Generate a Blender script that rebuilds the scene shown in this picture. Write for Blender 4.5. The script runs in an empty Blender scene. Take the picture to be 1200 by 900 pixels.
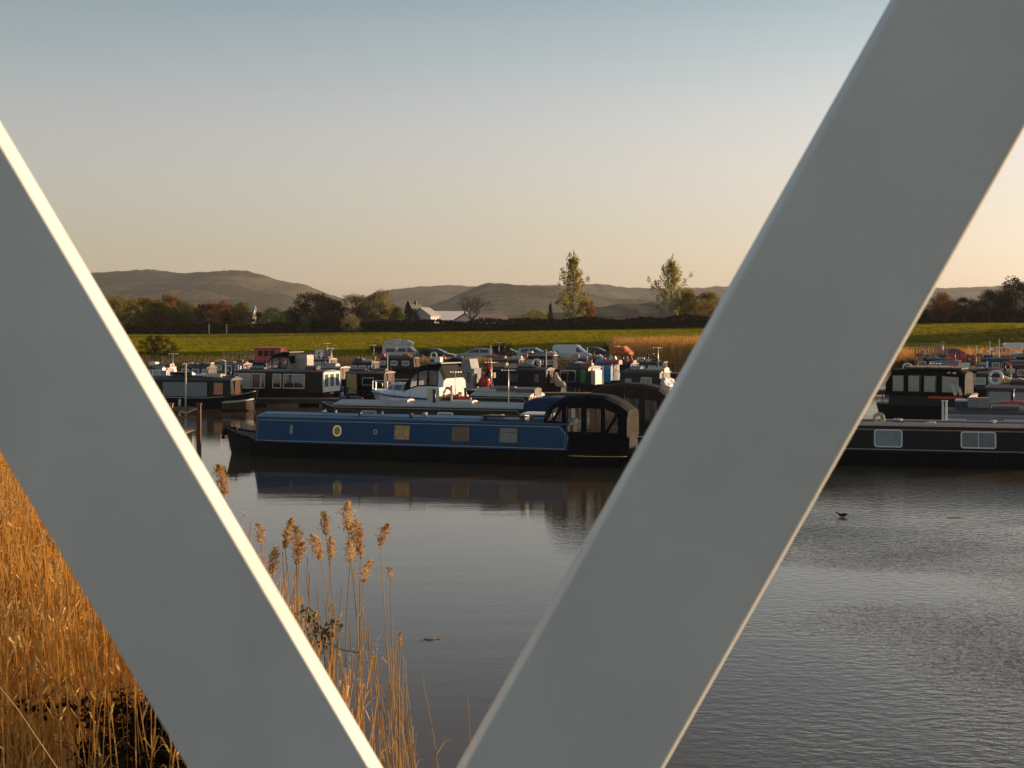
import bpy, bmesh, math, random
from mathutils import Vector, Matrix, noise
import time
T0 = time.time()
sc = bpy.context.scene
col = sc.collection
rad = math.radians
R = random.Random(7)

# ------------------------------------------------------------------ camera, sky, sun, exposure
EYE = 4.9            # metres above the water, standing on the footbridge
F = 1667.0           # focal length in photograph pixels (50 mm on a 36 mm frame)
HOR = 380.0          # horizon row in the photograph
cam = bpy.data.cameras.new('camera'); cam.lens = 50; cam.sensor_width = 36
cam.shift_y = -(450 - HOR) / 1200
cam.clip_start = 0.05; cam.clip_end = 20000
cam.dof.use_dof = True; cam.dof.focus_distance = 52; cam.dof.aperture_fstop = 11
co = bpy.data.objects.new('camera', cam); col.objects.link(co)
co.location = (0, 0, EYE); co.rotation_euler = (rad(90), 0, 0)
sc.camera = co

SUN_EL = 7.5         # degrees
SUN_AZ = 26.0        # degrees beyond the +X axis towards +Y
sd = Vector((math.cos(rad(SUN_AZ)) * math.cos(rad(SUN_EL)), math.sin(rad(SUN_AZ)) * math.cos(rad(SUN_EL)), math.sin(rad(SUN_EL))))
sl = bpy.data.lights.new('sun', 'SUN'); sl.energy = 3.8; sl.angle = rad(0.6); sl.color = (1.0, 0.69, 0.42)
so = bpy.data.objects.new('sun', sl); col.objects.link(so)
so.rotation_euler = sd.to_track_quat('Z', 'Y').to_euler(); so.location = (60, 30, 40)

w = bpy.data.worlds.new('World'); sc.world = w; w.use_nodes = True
nt = w.node_tree; nt.nodes.clear()
sky = nt.nodes.new('ShaderNodeTexSky'); sky.sky_type = 'NISHITA'; sky.sun_disc = False
sky.sun_elevation = rad(SUN_EL); sky.sun_rotation = rad(90 - SUN_AZ)
sky.air_density = 1.15; sky.dust_density = 0.9; sky.ozone_density = 1.6; sky.altitude = 0
hs = nt.nodes.new('ShaderNodeHueSaturation'); hs.inputs['Saturation'].default_value = 0.70
bg = nt.nodes.new('ShaderNodeBackground'); bg.inputs[1].default_value = 0.15
wo = nt.nodes.new('ShaderNodeOutputWorld')
wb = nt.nodes.new('ShaderNodeMix'); wb.data_type = 'RGBA'; wb.blend_type = 'MULTIPLY'; wb.inputs['Factor'].default_value = 1; 
# the evening sky's tone by height above the horizon: warm low down, cooler and darker higher up
gc = nt.nodes.new('ShaderNodeTexCoord'); gs = nt.nodes.new('ShaderNodeSeparateXYZ'); gr = nt.nodes.new('ShaderNodeValToRGB'); gr.color_ramp.interpolation = 'B_SPLINE'
nt.links.new(gc.outputs['Generated'], gs.inputs[0]); nt.links.new(gs.outputs['Z'], gr.inputs[0])
for p_, c_ in ((0.0, (.52, .52, .61)), (0.05, (.54, .53, .62)), (0.13, (.76, .62, .66)), (0.20, (.60, .61, .63)), (0.27, (.36, .40, .44)), (0.5, (.38, .42, .46))):
    e_ = gr.color_ramp.elements.new(p_) if 0 < p_ else gr.color_ramp.elements[0]; e_.color = (*c_, 1)
gr.color_ramp.elements[-1].color = (.36, .43, .48, 1)
nt.links.new(gr.outputs[0], wb.inputs['B'])
nt.links.new(sky.outputs[0], hs.inputs['Color']); nt.links.new(hs.outputs[0], wb.inputs['A']); nt.links.new(wb.outputs['Result'], bg.inputs[0]); nt.links.new(bg.outputs[0], wo.inputs[0])

sc.view_settings.view_transform = 'Standard'; sc.view_settings.look = 'None'
sc.view_settings.exposure = 1.03; sc.view_settings.gamma = 1.0
sc.cycles.max_bounces = 8; sc.cycles.transparent_max_bounces = 16
sc.cycles.use_denoising = True

# ------------------------------------------------------------------ helpers
def at(px, py, Y):
    """photograph pixel at distance Y -> point"""
    return Vector(((px - 600) * Y / F, Y, EYE - (py - HOR) * Y / F))
def atz(px, py, z):
    Y = F * (EYE - z) / (py - HOR)
    return at(px, py, Y)

MATS = {}
def mat(name, c, rough=0.6, metal=0.0, spec=0.5, vary=0.0, vscale=6.0, bump=0.0, bscale=40.0, coat=0.0, c2=None, stretch=None, objvar=0.0, trans=0.0, dirt=0.0):
    if name in MATS: return MATS[name]
    m = bpy.data.materials.new(name); m.use_nodes = True; N = m.node_tree; b = N.nodes['Principled BSDF']
    MATS[name] = m; L = N.links
    b.inputs['Base Color'].default_value = (*c, 1); b.inputs['Roughness'].default_value = rough
    b.inputs['Metallic'].default_value = metal; b.inputs['Specular IOR Level'].default_value = spec
    b.inputs['Coat Weight'].default_value = coat; b.inputs['Coat Roughness'].default_value = 0.08
    if trans: b.inputs['Transmission Weight'].default_value = trans
    tc = N.nodes.new('ShaderNodeTexCoord'); vec = tc.outputs['Object']
    if stretch:
        mp = N.nodes.new('ShaderNodeMapping'); mp.inputs['Scale'].default_value = stretch
        L.new(vec, mp.inputs[0]); vec = mp.outputs[0]
    cur = None
    if vary or c2:
        nz = N.nodes.new('ShaderNodeTexNoise'); nz.inputs['Scale'].default_value = vscale; nz.inputs['Detail'].default_value = 6
        nz.inputs['Roughness'].default_value = 0.65
        L.new(vec, nz.inputs['Vector'])
        rp = N.nodes.new('ShaderNodeValToRGB'); rp.color_ramp.elements[0].position = 0.32; rp.color_ramp.elements[1].position = 0.68
        a = c2 if c2 else tuple(x * (1 - vary) for x in c); d = c if c2 else tuple(min(1, x * (1 + vary)) for x in c)
        rp.color_ramp.elements[0].color = (*a, 1); rp.color_ramp.elements[1].color = (*d, 1)
        L.new(nz.outputs[0], rp.inputs[0]); cur = rp.outputs[0]
        mr = N.nodes.new('ShaderNodeMapRange'); mr.inputs['To Min'].default_value = max(0.02, rough * 0.75); mr.inputs['To Max'].default_value = min(1, rough * 1.3)
        L.new(nz.outputs[0], mr.inputs[0]); L.new(mr.outputs[0], b.inputs['Roughness'])
    if dirt:
        mp = N.nodes.new('ShaderNodeMapping'); mp.inputs['Scale'].default_value = (3.0, 3.0, 0.35); L.new(tc.outputs['Object'], mp.inputs[0])
        n2 = N.nodes.new('ShaderNodeTexNoise'); n2.inputs['Scale'].default_value = 2.5; n2.inputs['Detail'].default_value = 8; L.new(mp.outputs[0], n2.inputs['Vector'])
        r2 = N.nodes.new('ShaderNodeMapRange'); r2.inputs['From Min'].default_value = 0.5; r2.inputs['From Max'].default_value = 0.75; r2.inputs['To Max'].default_value = dirt
        L.new(n2.outputs[0], r2.inputs[0])
        mx = N.nodes.new('ShaderNodeMix'); mx.data_type = 'RGBA'; L.new(r2.outputs[0], mx.inputs['Factor'])
        if cur: L.new(cur, mx.inputs['A'])
        else: mx.inputs['A'].default_value = (*c, 1)
        mx.inputs['B'].default_value = (0.12, 0.09, 0.06, 1); cur = mx.outputs['Result']
    if objvar:
        oi = N.nodes.new('ShaderNodeObjectInfo'); h = N.nodes.new('ShaderNodeHueSaturation')
        m1 = N.nodes.new('ShaderNodeMapRange'); m1.inputs['To Min'].default_value = 0.5 - 0.03 * objvar; m1.inputs['To Max'].default_value = 0.5 + 0.025 * objvar
        m2 = N.nodes.new('ShaderNodeMapRange'); m2.inputs['To Min'].default_value = 1 - 0.35 * objvar; m2.inputs['To Max'].default_value = 1 + 0.35 * objvar
        L.new(oi.outputs['Random'], m1.inputs[0]); L.new(oi.outputs['Random'], m2.inputs[0])
        L.new(m1.outputs[0], h.inputs['Hue']); L.new(m2.outputs[0], h.inputs['Value'])
        if cur: L.new(cur, h.inputs['Color'])
        else: h.inputs['Color'].default_value = (*c, 1)
        cur = h.outputs[0]
    if cur: L.new(cur, b.inputs['Base Color'])
    if bump:
        n3 = N.nodes.new('ShaderNodeTexNoise'); n3.inputs['Scale'].default_value = bscale; n3.inputs['Detail'].default_value = 4
        L.new(vec, n3.inputs['Vector'])
        bp = N.nodes.new('ShaderNodeBump'); bp.inputs['Strength'].default_value = bump; bp.inputs['Distance'].default_value = 0.02
        L.new(n3.outputs[0], bp.inputs['Height']); L.new(bp.outputs[0], b.inputs['Normal'])
    return m

def leafmat(name, c, c2, scale=3.0, objvar=0.6, translucent=0.35):
    """foliage: two tones through the crown, a little light passing through"""
    if name in MATS: return MATS[name]
    m = mat(name, c, rough=0.8, spec=0.06, c2=c2, vscale=scale, objvar=objvar)
    N = m.node_tree; L = N.links; b = N.nodes['Principled BSDF']; out = N.nodes['Material Output']
    t = N.nodes.new('ShaderNodeBsdfTranslucent'); mx = N.nodes.new('ShaderNodeMixShader'); mx.inputs[0].default_value = translucent
    src = b.inputs['Base Color'].links[0].from_socket
    L.new(src, t.inputs[0]); L.new(b.outputs[0], mx.inputs[1]); L.new(t.outputs[0], mx.inputs[2]); L.new(mx.outputs[0], out.inputs[0])
    return m

class MB:
    def __init__(s): s.v = []; s.f = []; s.mi = []; s.M = Matrix.Identity(4); s.m = 0; s.smooth = []
    def add(s, vs, fs, m=None, smooth=False):
        o = len(s.v); s.v += [tuple(s.M @ Vector(v)) for v in vs]
        s.f += [tuple(i + o for i in f) for f in fs]; s.mi += [s.m if m is None else m] * len(fs); s.smooth += [smooth] * len(fs); return s
    def box(s, x0, x1, y0, y1, z0, z1, m=None, tx=0, ty=0):
        """axis box; tx, ty: inset of the top"""
        v = [(x0, y0, z0), (x1, y0, z0), (x1, y1, z0), (x0, y1, z0), (x0 + tx, y0 + ty, z1), (x1 - tx, y0 + ty, z1), (x1 - tx, y1 - ty, z1), (x0 + tx, y1 - ty, z1)]
        return s.add(v, [(0, 3, 2, 1), (4, 5, 6, 7), (0, 1, 5, 4), (1, 2, 6, 5), (2, 3, 7, 6), (3, 0, 4, 7)], m)
    def bar(s, a, b, wd, h=None, m=None, up=(0, 0, 1)):
        a = Vector(a); b = Vector(b); h = h or wd; d = (b - a).normalized(); up = Vector(up)
        if abs(d.dot(up)) > 0.97: up = Vector((0, 1, 0))
        x = d.cross(up).normalized() * (wd / 2); y = x.cross(d).normalized() * (h / 2)
        v = [p + i * x + j * y for p in (a, b) for i, j in ((-1, -1), (1, -1), (1, 1), (-1, 1))]
        return s.add(v, [(0, 1, 2, 3), (7, 6, 5, 4), (0, 4, 5, 1), (1, 5, 6, 2), (2, 6, 7, 3), (3, 7, 4, 0)], m)
    def tube(s, pts, r, n=6, m=None, cap=True):
        pts = [Vector(p) for p in pts]; rs = r if isinstance(r, (list, tuple)) else [r] * len(pts)
        vs = []; fs = []
        for i, p in enumerate(pts):
            d = (pts[min(i + 1, len(pts) - 1)] - pts[max(i - 1, 0)]).normalized()
            u = Vector((0, 0, 1)) if abs(d.z) < 0.95 else Vector((1, 0, 0))
            x = d.cross(u).normalized(); y = x.cross(d)
            for k in range(n):
                a = 2 * math.pi * k / n; vs.append(p + (x * math.cos(a) + y * math.sin(a)) * rs[i])
        for i in range(len(pts) - 1):
            for k in range(n):
                fs.append((i * n + k, i * n + (k + 1) % n, (i + 1) * n + (k + 1) % n, (i + 1) * n + k))
        if cap: fs += [tuple(range(n))[::-1], tuple((len(pts) - 1) * n + k for k in range(n))]
        return s.add(vs, fs, m, True)
    def torus(s, c, r, t, axis='y', n=16, k=6, sx=1.0, m=None):
        pts = []
        for i in range(n + 1):
            a = 2 * math.pi * i / n; u = math.cos(a) * r * sx; v_ = math.sin(a) * r
            pts.append(Vector(c) + (Vector((u, 0, v_)) if axis == 'y' else Vector((0, u, v_)) if axis == 'x' else Vector((u, v_, 0))))
        return s.tube(pts, t, k, m, cap=False)
    def cyl(s, c, r, h, axis='z', n=14, m=None, r2=None):
        c = Vector(c); d = {'x': Vector((1, 0, 0)), 'y': Vector((0, 1, 0)), 'z': Vector((0, 0, 1))}[axis]
        return s.tube([c - d * h / 2, c + d * h / 2], [r, r if r2 is None else r2], n, m)
    def loft(s, rings, closed=True, caps=True, m=None, smooth=False):
        n = len(rings[0]); vs = [p for r in rings for p in r]; fs = []
        for i in range(len(rings) - 1):
            for k in range(n if closed else n - 1):
                fs.append((i * n + k, i * n + (k + 1) % n, (i + 1) * n + (k + 1) % n, (i + 1) * n + k))
        if caps and closed: fs += [tuple(range(n))[::-1], tuple((len(rings) - 1) * n + k for k in range(n))]
        return s.add(vs, fs, m, smooth)
    def prism(s, poly, y0, y1, m=None, inset=0.0):
        """poly of (x, z) extruded along y"""
        n = len(poly); v = [(p[0], y0, p[1]) for p in poly] + [(p[0], y1, p[1]) for p in poly]
        return s.add(v, [tuple(range(n)), tuple(range(2 * n - 1, n - 1, -1))] + [(i, i + n, (i + 1) % n + n, (i + 1) % n) for i in range(n)], m)
    def ball(s, c, r, sq=(1, 1, 1), n=10, k=6, m=None):
        rings = []
        for i in range(k + 1):
            a = math.pi * i / k; rr = max(0.001, math.sin(a)) * r
            rings.append([(c[0] + rr * math.cos(2 * math.pi * j / n) * sq[0], c[1] + rr * math.sin(2 * math.pi * j / n) * sq[1], c[2] + math.cos(a) * r * sq[2]) for j in range(n)])
        return s.loft(rings, m=m, smooth=True)
    def mesh(s, name, mats):
        me = bpy.data.meshes.new(name); me.from_pydata(s.v, [], s.f)
        for q in (mats if isinstance(mats, (list, tuple)) else [mats]): me.materials.append(MATS[q] if isinstance(q, str) else q)
        me.polygons.foreach_set('material_index', s.mi); me.polygons.foreach_set('use_smooth', s.smooth); me.update()
        return me
    def build(s, name, mats, parent=None, bevel=0, fix=True, **kw):
        me = s.mesh(name, mats)
        if fix and len(s.f) < 4000:
            bm = bmesh.new(); bm.from_mesh(me); bmesh.ops.recalc_face_normals(bm, faces=bm.faces); bm.to_mesh(me); bm.free()
        o = bpy.data.objects.new(name, me); col.objects.link(o)
        if parent: o.parent = parent
        if bevel:
            b = o.modifiers.new('bevel', 'BEVEL'); b.width = bevel; b.segments = 2; b.limit_method = 'ANGLE'; b.angle_limit = rad(35)
        if kw: tag(o, **kw)
        return o

def tag(o, label=None, cat=None, group=None, kind=None):
    if label: o['label'] = label
    if cat: o['category'] = cat
    if group: o['group'] = group
    if kind: o['kind'] = kind
    return o
def thing(name, label, cat, loc=(0, 0, 0), rz=0, group=None):
    o = bpy.data.objects.new(name, None); o.empty_display_size = 0.2; col.objects.link(o)
    o.location = loc; o.rotation_euler = (0, 0, rz); return tag(o, label, cat, group)
def copy_tree(o, parent=None):
    c = o.copy(); col.objects.link(c); c.parent = parent
    for ch in list(o.children): copy_tree(ch, c)
    return c
def build_tree_from(name, mesh, parent):
    o = bpy.data.objects.new(name, mesh); col.objects.link(o); o.parent = parent; return o

# ------------------------------------------------------------------ materials
mat('steel_paint', (0.67, 0.69, 0.65), rough=0.45, vary=0.13, vscale=1.1, dirt=0.07, bump=0.02, bscale=300, spec=0.5)
mat('deck_boards', (0.16, 0.12, 0.08), rough=0.8, vary=0.3, vscale=9)
mat('black_hull', (0.006, 0.006, 0.006), rough=0.55, spec=0.2, vary=0.3, vscale=3, bump=0.15, bscale=6, dirt=0.10)
mat('brown_hull', (0.025, 0.014, 0.008), rough=0.55, spec=0.25, vary=0.3, vscale=3, dirt=0.12)
mat('blue_hull', (0.01, 0.035, 0.045), rough=0.4, spec=0.3, vary=0.3, vscale=3, dirt=0.2)
mat('blue_side', (0.001, 0.055, 0.165), rough=0.3, spec=0.14, c2=(0.002, 0.07, 0.15), vscale=0.4, bump=0.04, bscale=3, coat=0.04, dirt=0.03)
mat('blue_roof', (0.012, 0.11, 0.20), rough=0.3, vary=0.15, vscale=2, coat=0.1)
mat('blue_bright', (0.03, 0.20, 0.42), rough=0.3, vary=0.1, coat=0.3)
mat('black_side', (0.006, 0.006, 0.0065), rough=0.35, spec=0.22, vary=0.2, vscale=2, bump=0.03, bscale=4, dirt=0.03)
mat('dark_brown_side', (0.014, 0.010, 0.007), rough=0.4, spec=0.25, vary=0.3, vscale=2, dirt=0.15)
mat('grey_side', (0.20, 0.21, 0.23), rough=0.35, vary=0.12, vscale=2, dirt=0.1)
mat('green_side', (0.010, 0.026, 0.019), rough=0.35, spec=0.3, vary=0.2, vscale=2, dirt=0.1)
mat('bright_green', (0.03, 0.16, 0.05), rough=0.4)
mat('maroon_side', (0.06, 0.007, 0.006), rough=0.35, spec=0.3, vary=0.2, vscale=2, dirt=0.1)
mat('red_paint', (0.50, 0.05, 0.03), rough=0.4, vary=0.15)
mat('red_cab', (0.55, 0.05, 0.06), rough=0.35, vary=0.1)
mat('orange_canvas', (0.50, 0.13, 0.04), rough=0.8, vary=0.15)
mat('coachline', (0.36, 0.36, 0.32), rough=0.4)
mat('cream_line', (0.55, 0.50, 0.40), rough=0.4)
mat('roof_grey', (0.27, 0.25, 0.235), rough=0.55, vary=0.12, vscale=1.5, dirt=0.2)
mat('roof_bright', (0.48, 0.44, 0.40), rough=0.5, vary=0.1, vscale=1.5, dirt=0.15)
mat('roof_pale', (0.34, 0.32, 0.29), rough=0.5, vary=0.1, vscale=1.5, dirt=0.2)
mat('roof_slate', (0.045, 0.05, 0.06), rough=0.5, vary=0.15, vscale=1.5, dirt=0.2)
mat('roof_pink', (0.26, 0.15, 0.125), rough=0.6, vary=0.12, dirt=0.2)
mat('white_paint', (0.74, 0.72, 0.68), rough=0.35, vary=0.05, dirt=0.1)
mat('gelcoat', (0.62, 0.64, 0.66), rough=0.25, vary=0.05, coat=0.4, dirt=0.06)
mat('blue_stripe', (0.05, 0.14, 0.30), rough=0.3)
mat('cream_paint', (0.62, 0.54, 0.40), rough=0.45, vary=0.08, dirt=0.1)
mat('tan_canvas', (0.55, 0.38, 0.18), rough=0.9, vary=0.1, bump=0.2, bscale=30)
mat('navy_canvas', (0.0035, 0.0045, 0.009), rough=0.8, spec=0.2, vary=0.25, vscale=4, bump=0.25, bscale=5)
mat('blue_canvas', (0.008, 0.028, 0.095), rough=0.75, vary=0.2, vscale=4, bump=0.25, bscale=5)
mat('black_canvas', (0.007, 0.007, 0.0075), rough=0.85, spec=0.2, vary=0.25, vscale=4, bump=0.25, bscale=5)
mat('brown_canvas', (0.035, 0.025, 0.018), rough=0.85, spec=0.2, vary=0.25, vscale=4, bump=0.25, bscale=5)
mat('grey_canvas', (0.24, 0.23, 0.22), rough=0.85, vary=0.15, vscale=4, bump=0.2, bscale=6)
mat('rubber', (0.02, 0.02, 0.02), rough=0.8)
mat('aluminium', (0.62, 0.62, 0.60), rough=0.35, metal=0.7)
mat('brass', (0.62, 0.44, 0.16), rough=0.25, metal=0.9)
mat('dark_metal', (0.05, 0.05, 0.05), rough=0.4, metal=0.6)
mat('rust', (0.16, 0.07, 0.035), rough=0.85, vary=0.4, vscale=8)
mat('rope', (0.50, 0.42, 0.30), rough=0.95, vary=0.2, vscale=30)
mat('timber', (0.22, 0.14, 0.08), rough=0.85, vary=0.35, vscale=5, bump=0.3, bscale=12)
mat('pale_timber', (0.42, 0.30, 0.18), rough=0.85, vary=0.3, vscale=5)
mat('dark_timber', (0.07, 0.042, 0.026), rough=0.8, vary=0.35, vscale=5, bump=0.3, bscale=12)
mat('varnish', (0.09, 0.035, 0.015), rough=0.3, vary=0.3, vscale=6, coat=0.4)
mat('solar', (0.012, 0.018, 0.035), rough=0.12, spec=0.7)
mat('glass_dark', (0.018, 0.022, 0.026), rough=0.06, spec=0.9)
mat('glass_grey', (0.085, 0.08, 0.072), rough=0.12, spec=0.7, vary=0.25, vscale=3)
mat('glass_teal', (0.10, 0.15, 0.15), rough=0.1, spec=0.8, vary=0.3, vscale=2)
mat('glass_car', (0.02, 0.025, 0.03), rough=0.05, spec=0.9)
mat('gold_pane', (0.78, 0.40, 0.11), rough=0.5, c2=(0.16, 0.07, 0.02), vscale=9, coat=0.4)  # gold reflection in the window, painted into the pane colour
mat('curtain_brown', (0.17, 0.08, 0.03), rough=0.6, c2=(0.10, 0.05, 0.02), vscale=14, stretch=(6, 1, 0.4), coat=0.4)
mat('curtain_red', (0.16, 0.035, 0.02), rough=0.6, vary=0.2, coat=0.4)
mat('curtain_cream', (0.36, 0.33, 0.27), rough=0.6, vary=0.15, coat=0.4)
mat('orange_lit_pane', (0.55, 0.20, 0.07), rough=0.6, vary=0.3, vscale=8, coat=0.3)  # orange light of the window painted into its pane
mat('car_silver', (0.42, 0.44, 0.46), rough=0.3, metal=0.5, coat=0.5)
mat('car_black', (0.015, 0.016, 0.018), rough=0.25, coat=0.6)
mat('car_white', (0.72, 0.71, 0.68), rough=0.3, coat=0.4)
mat('car_olive', (0.22, 0.20, 0.13), rough=0.4, coat=0.3)
mat('car_cream', (0.60, 0.56, 0.46), rough=0.35, coat=0.3)
mat('car_red', (0.52, 0.04, 0.035), rough=0.3, coat=0.5)
mat('lamp_red', (0.5, 0.02, 0.01), rough=0.2)
mat('lamp_clear', (0.7, 0.7, 0.65), rough=0.15)
mat('life_ring', (0.62, 0.16, 0.06), rough=0.6)
mat('plant_leaf', (0.05, 0.09, 0.02), rough=0.7, vary=0.5, vscale=15)
mat('terracotta', (0.42, 0.17, 0.09), rough=0.8, vary=0.15)
mat('edge_pink', (0.62, 0.50, 0.43), rough=0.5, vary=0.08, dirt=0.15)
mat('duck_feather', (0.02, 0.018, 0.016), rough=0.7, vary=0.3)
mat('bark', (0.10, 0.075, 0.055), rough=0.9, vary=0.35, vscale=5)
mat('bark_pale', (0.34, 0.30, 0.24), rough=0.85, vary=0.3, vscale=4)
mat('twig', (0.16, 0.10, 0.06), rough=0.9, vary=0.3, vscale=2)
mat('barn_wall', (0.66, 0.62, 0.56), rough=0.7, vary=0.08)
mat('barn_roof', (0.46, 0.44, 0.43), rough=0.6, vary=0.1)
mat('slate_dark', (0.05, 0.045, 0.045), rough=0.7, vary=0.2)
mat('brick_pink', (0.42, 0.26, 0.20), rough=0.8, vary=0.15)
leafmat('leaf_olive', (0.30, 0.23, 0.035), (0.10, 0.10, 0.02), 0.5, translucent=0.55)
leafmat('leaf_green', (0.14, 0.17, 0.03), (0.045, 0.075, 0.02), 0.5, translucent=0.5)
leafmat('leaf_yellow', (0.42, 0.38, 0.05), (0.20, 0.21, 0.03), 0.5, translucent=0.5)
leafmat('leaf_rust', (0.36, 0.17, 0.045), (0.14, 0.08, 0.025), 0.5, translucent=0.5)
leafmat('leaf_dark', (0.040, 0.030, 0.012), (0.018, 0.018, 0.008), 0.5, translucent=0.15)
leafmat('leaf_brown', (0.11, 0.055, 0.025), (0.045, 0.032, 0.014), 0.5, translucent=0.2)
leafmat('leaf_pale', (0.36, 0.28, 0.13), (0.17, 0.14, 0.06), 0.5, translucent=0.45)
leafmat('leaf_gold', (0.42, 0.34, 0.06), (0.20, 0.16, 0.03), 0.8, translucent=0.5)
leafmat('reed_gold', (0.92, 0.66, 0.27), (0.68, 0.43, 0.14), 1.3, objvar=0.15, translucent=0.6)
leafmat('reed_stem', (0.64, 0.49, 0.27), (0.44, 0.29, 0.13), 2.0, objvar=0.3, translucent=0.25)
leafmat('reed_head', (0.74, 0.54, 0.26), (0.36, 0.20, 0.08), 18.0, objvar=0.4, translucent=0.3)
leafmat('bramble_leaf', (0.045, 0.035, 0.014), (0.02, 0.015, 0.008), 3.0, translucent=0.15)
leafmat('ivy_leaf', (0.16, 0.13, 0.05), (0.07, 0.06, 0.025), 6.0, translucent=0.2)
# ------------------------------------------------------------------ terrain
def smooth(a, b, x):
    t = max(0.0, min(1.0, (x - a) / (b - a))); return t * t * (3 - 2 * t)
def lerp_list(pts, x):
    if x <= pts[0][0]: return pts[0][1]
    for (x0, y0), (x1, y1) in zip(pts, pts[1:]):
        if x <= x1: return y0 + (y1 - y0) * (x - x0) / (x1 - x0)
    return pts[-1][1]
SHORE_L = [(-80, -2.5), (5, -2.3), (13, -1.6), (20, -4.4), (27, -7.6), (36, -13.5), (50, -26), (80, -44), (110, -58), (146, -63)]
def shore_y(x): return 148 + 2.5 * math.sin(x * 0.05) + (6 if x < -40 else 0)
def wet(x, y):
    """signed metres inside the basin (positive = water)"""
    d1 = x - lerp_list(SHORE_L, y); d2 = shore_y(x) - y
    return min(d1, d2)
RIDGE_L = [(-2300, 20), (-1500, 60), (-1100, 96), (-950, 106), (-800, 112), (-770, 119), (-700, 120), (-640, 112), (-600, 110), (-560, 117), (-520, 119), (-490, 112), (-440, 88), (-420, 80), (-380, 60), (-320, 40), (-250, 24), (-120, 12), (0, 0)]
def ground(x, y):
    w_ = wet(x, y)
    if y > 345: w_ = -50
    base = 0.55
    if y > 148:
        top = 2.7 + 1.4 * smooth(-60, 60, x) + 1.2 * smooth(60, 110, x)
        base = 0.75 + (top - 0.75) * smooth(165, 335, y) + 0.12 * math.sin(x * 0.06 + y * 0.03)
    if y > 335: base -= 0.6 * smooth(335, 420, y)
    z = -1.6 + (base + 1.6) * smooth(1.2, -1.2, w_)
    return z
def grid(name, xs, ys, fn, material, kind='structure'):
    vs = [(x, y, fn(x, y)) for y in ys for x in xs]; nx = len(xs)
    fs = [(j * nx + i, j * nx + i + 1, (j + 1) * nx + i + 1, (j + 1) * nx + i) for j in range(len(ys) - 1) for i in range(nx - 1)]
    me = bpy.data.meshes.new(name); me.from_pydata(vs, [], fs); me.materials.append(MATS[material]); me.polygons.foreach_set('use_smooth', [True] * len(fs))
    o = bpy.data.objects.new(name, me); col.objects.link(o); o['kind'] = kind; return o

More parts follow.
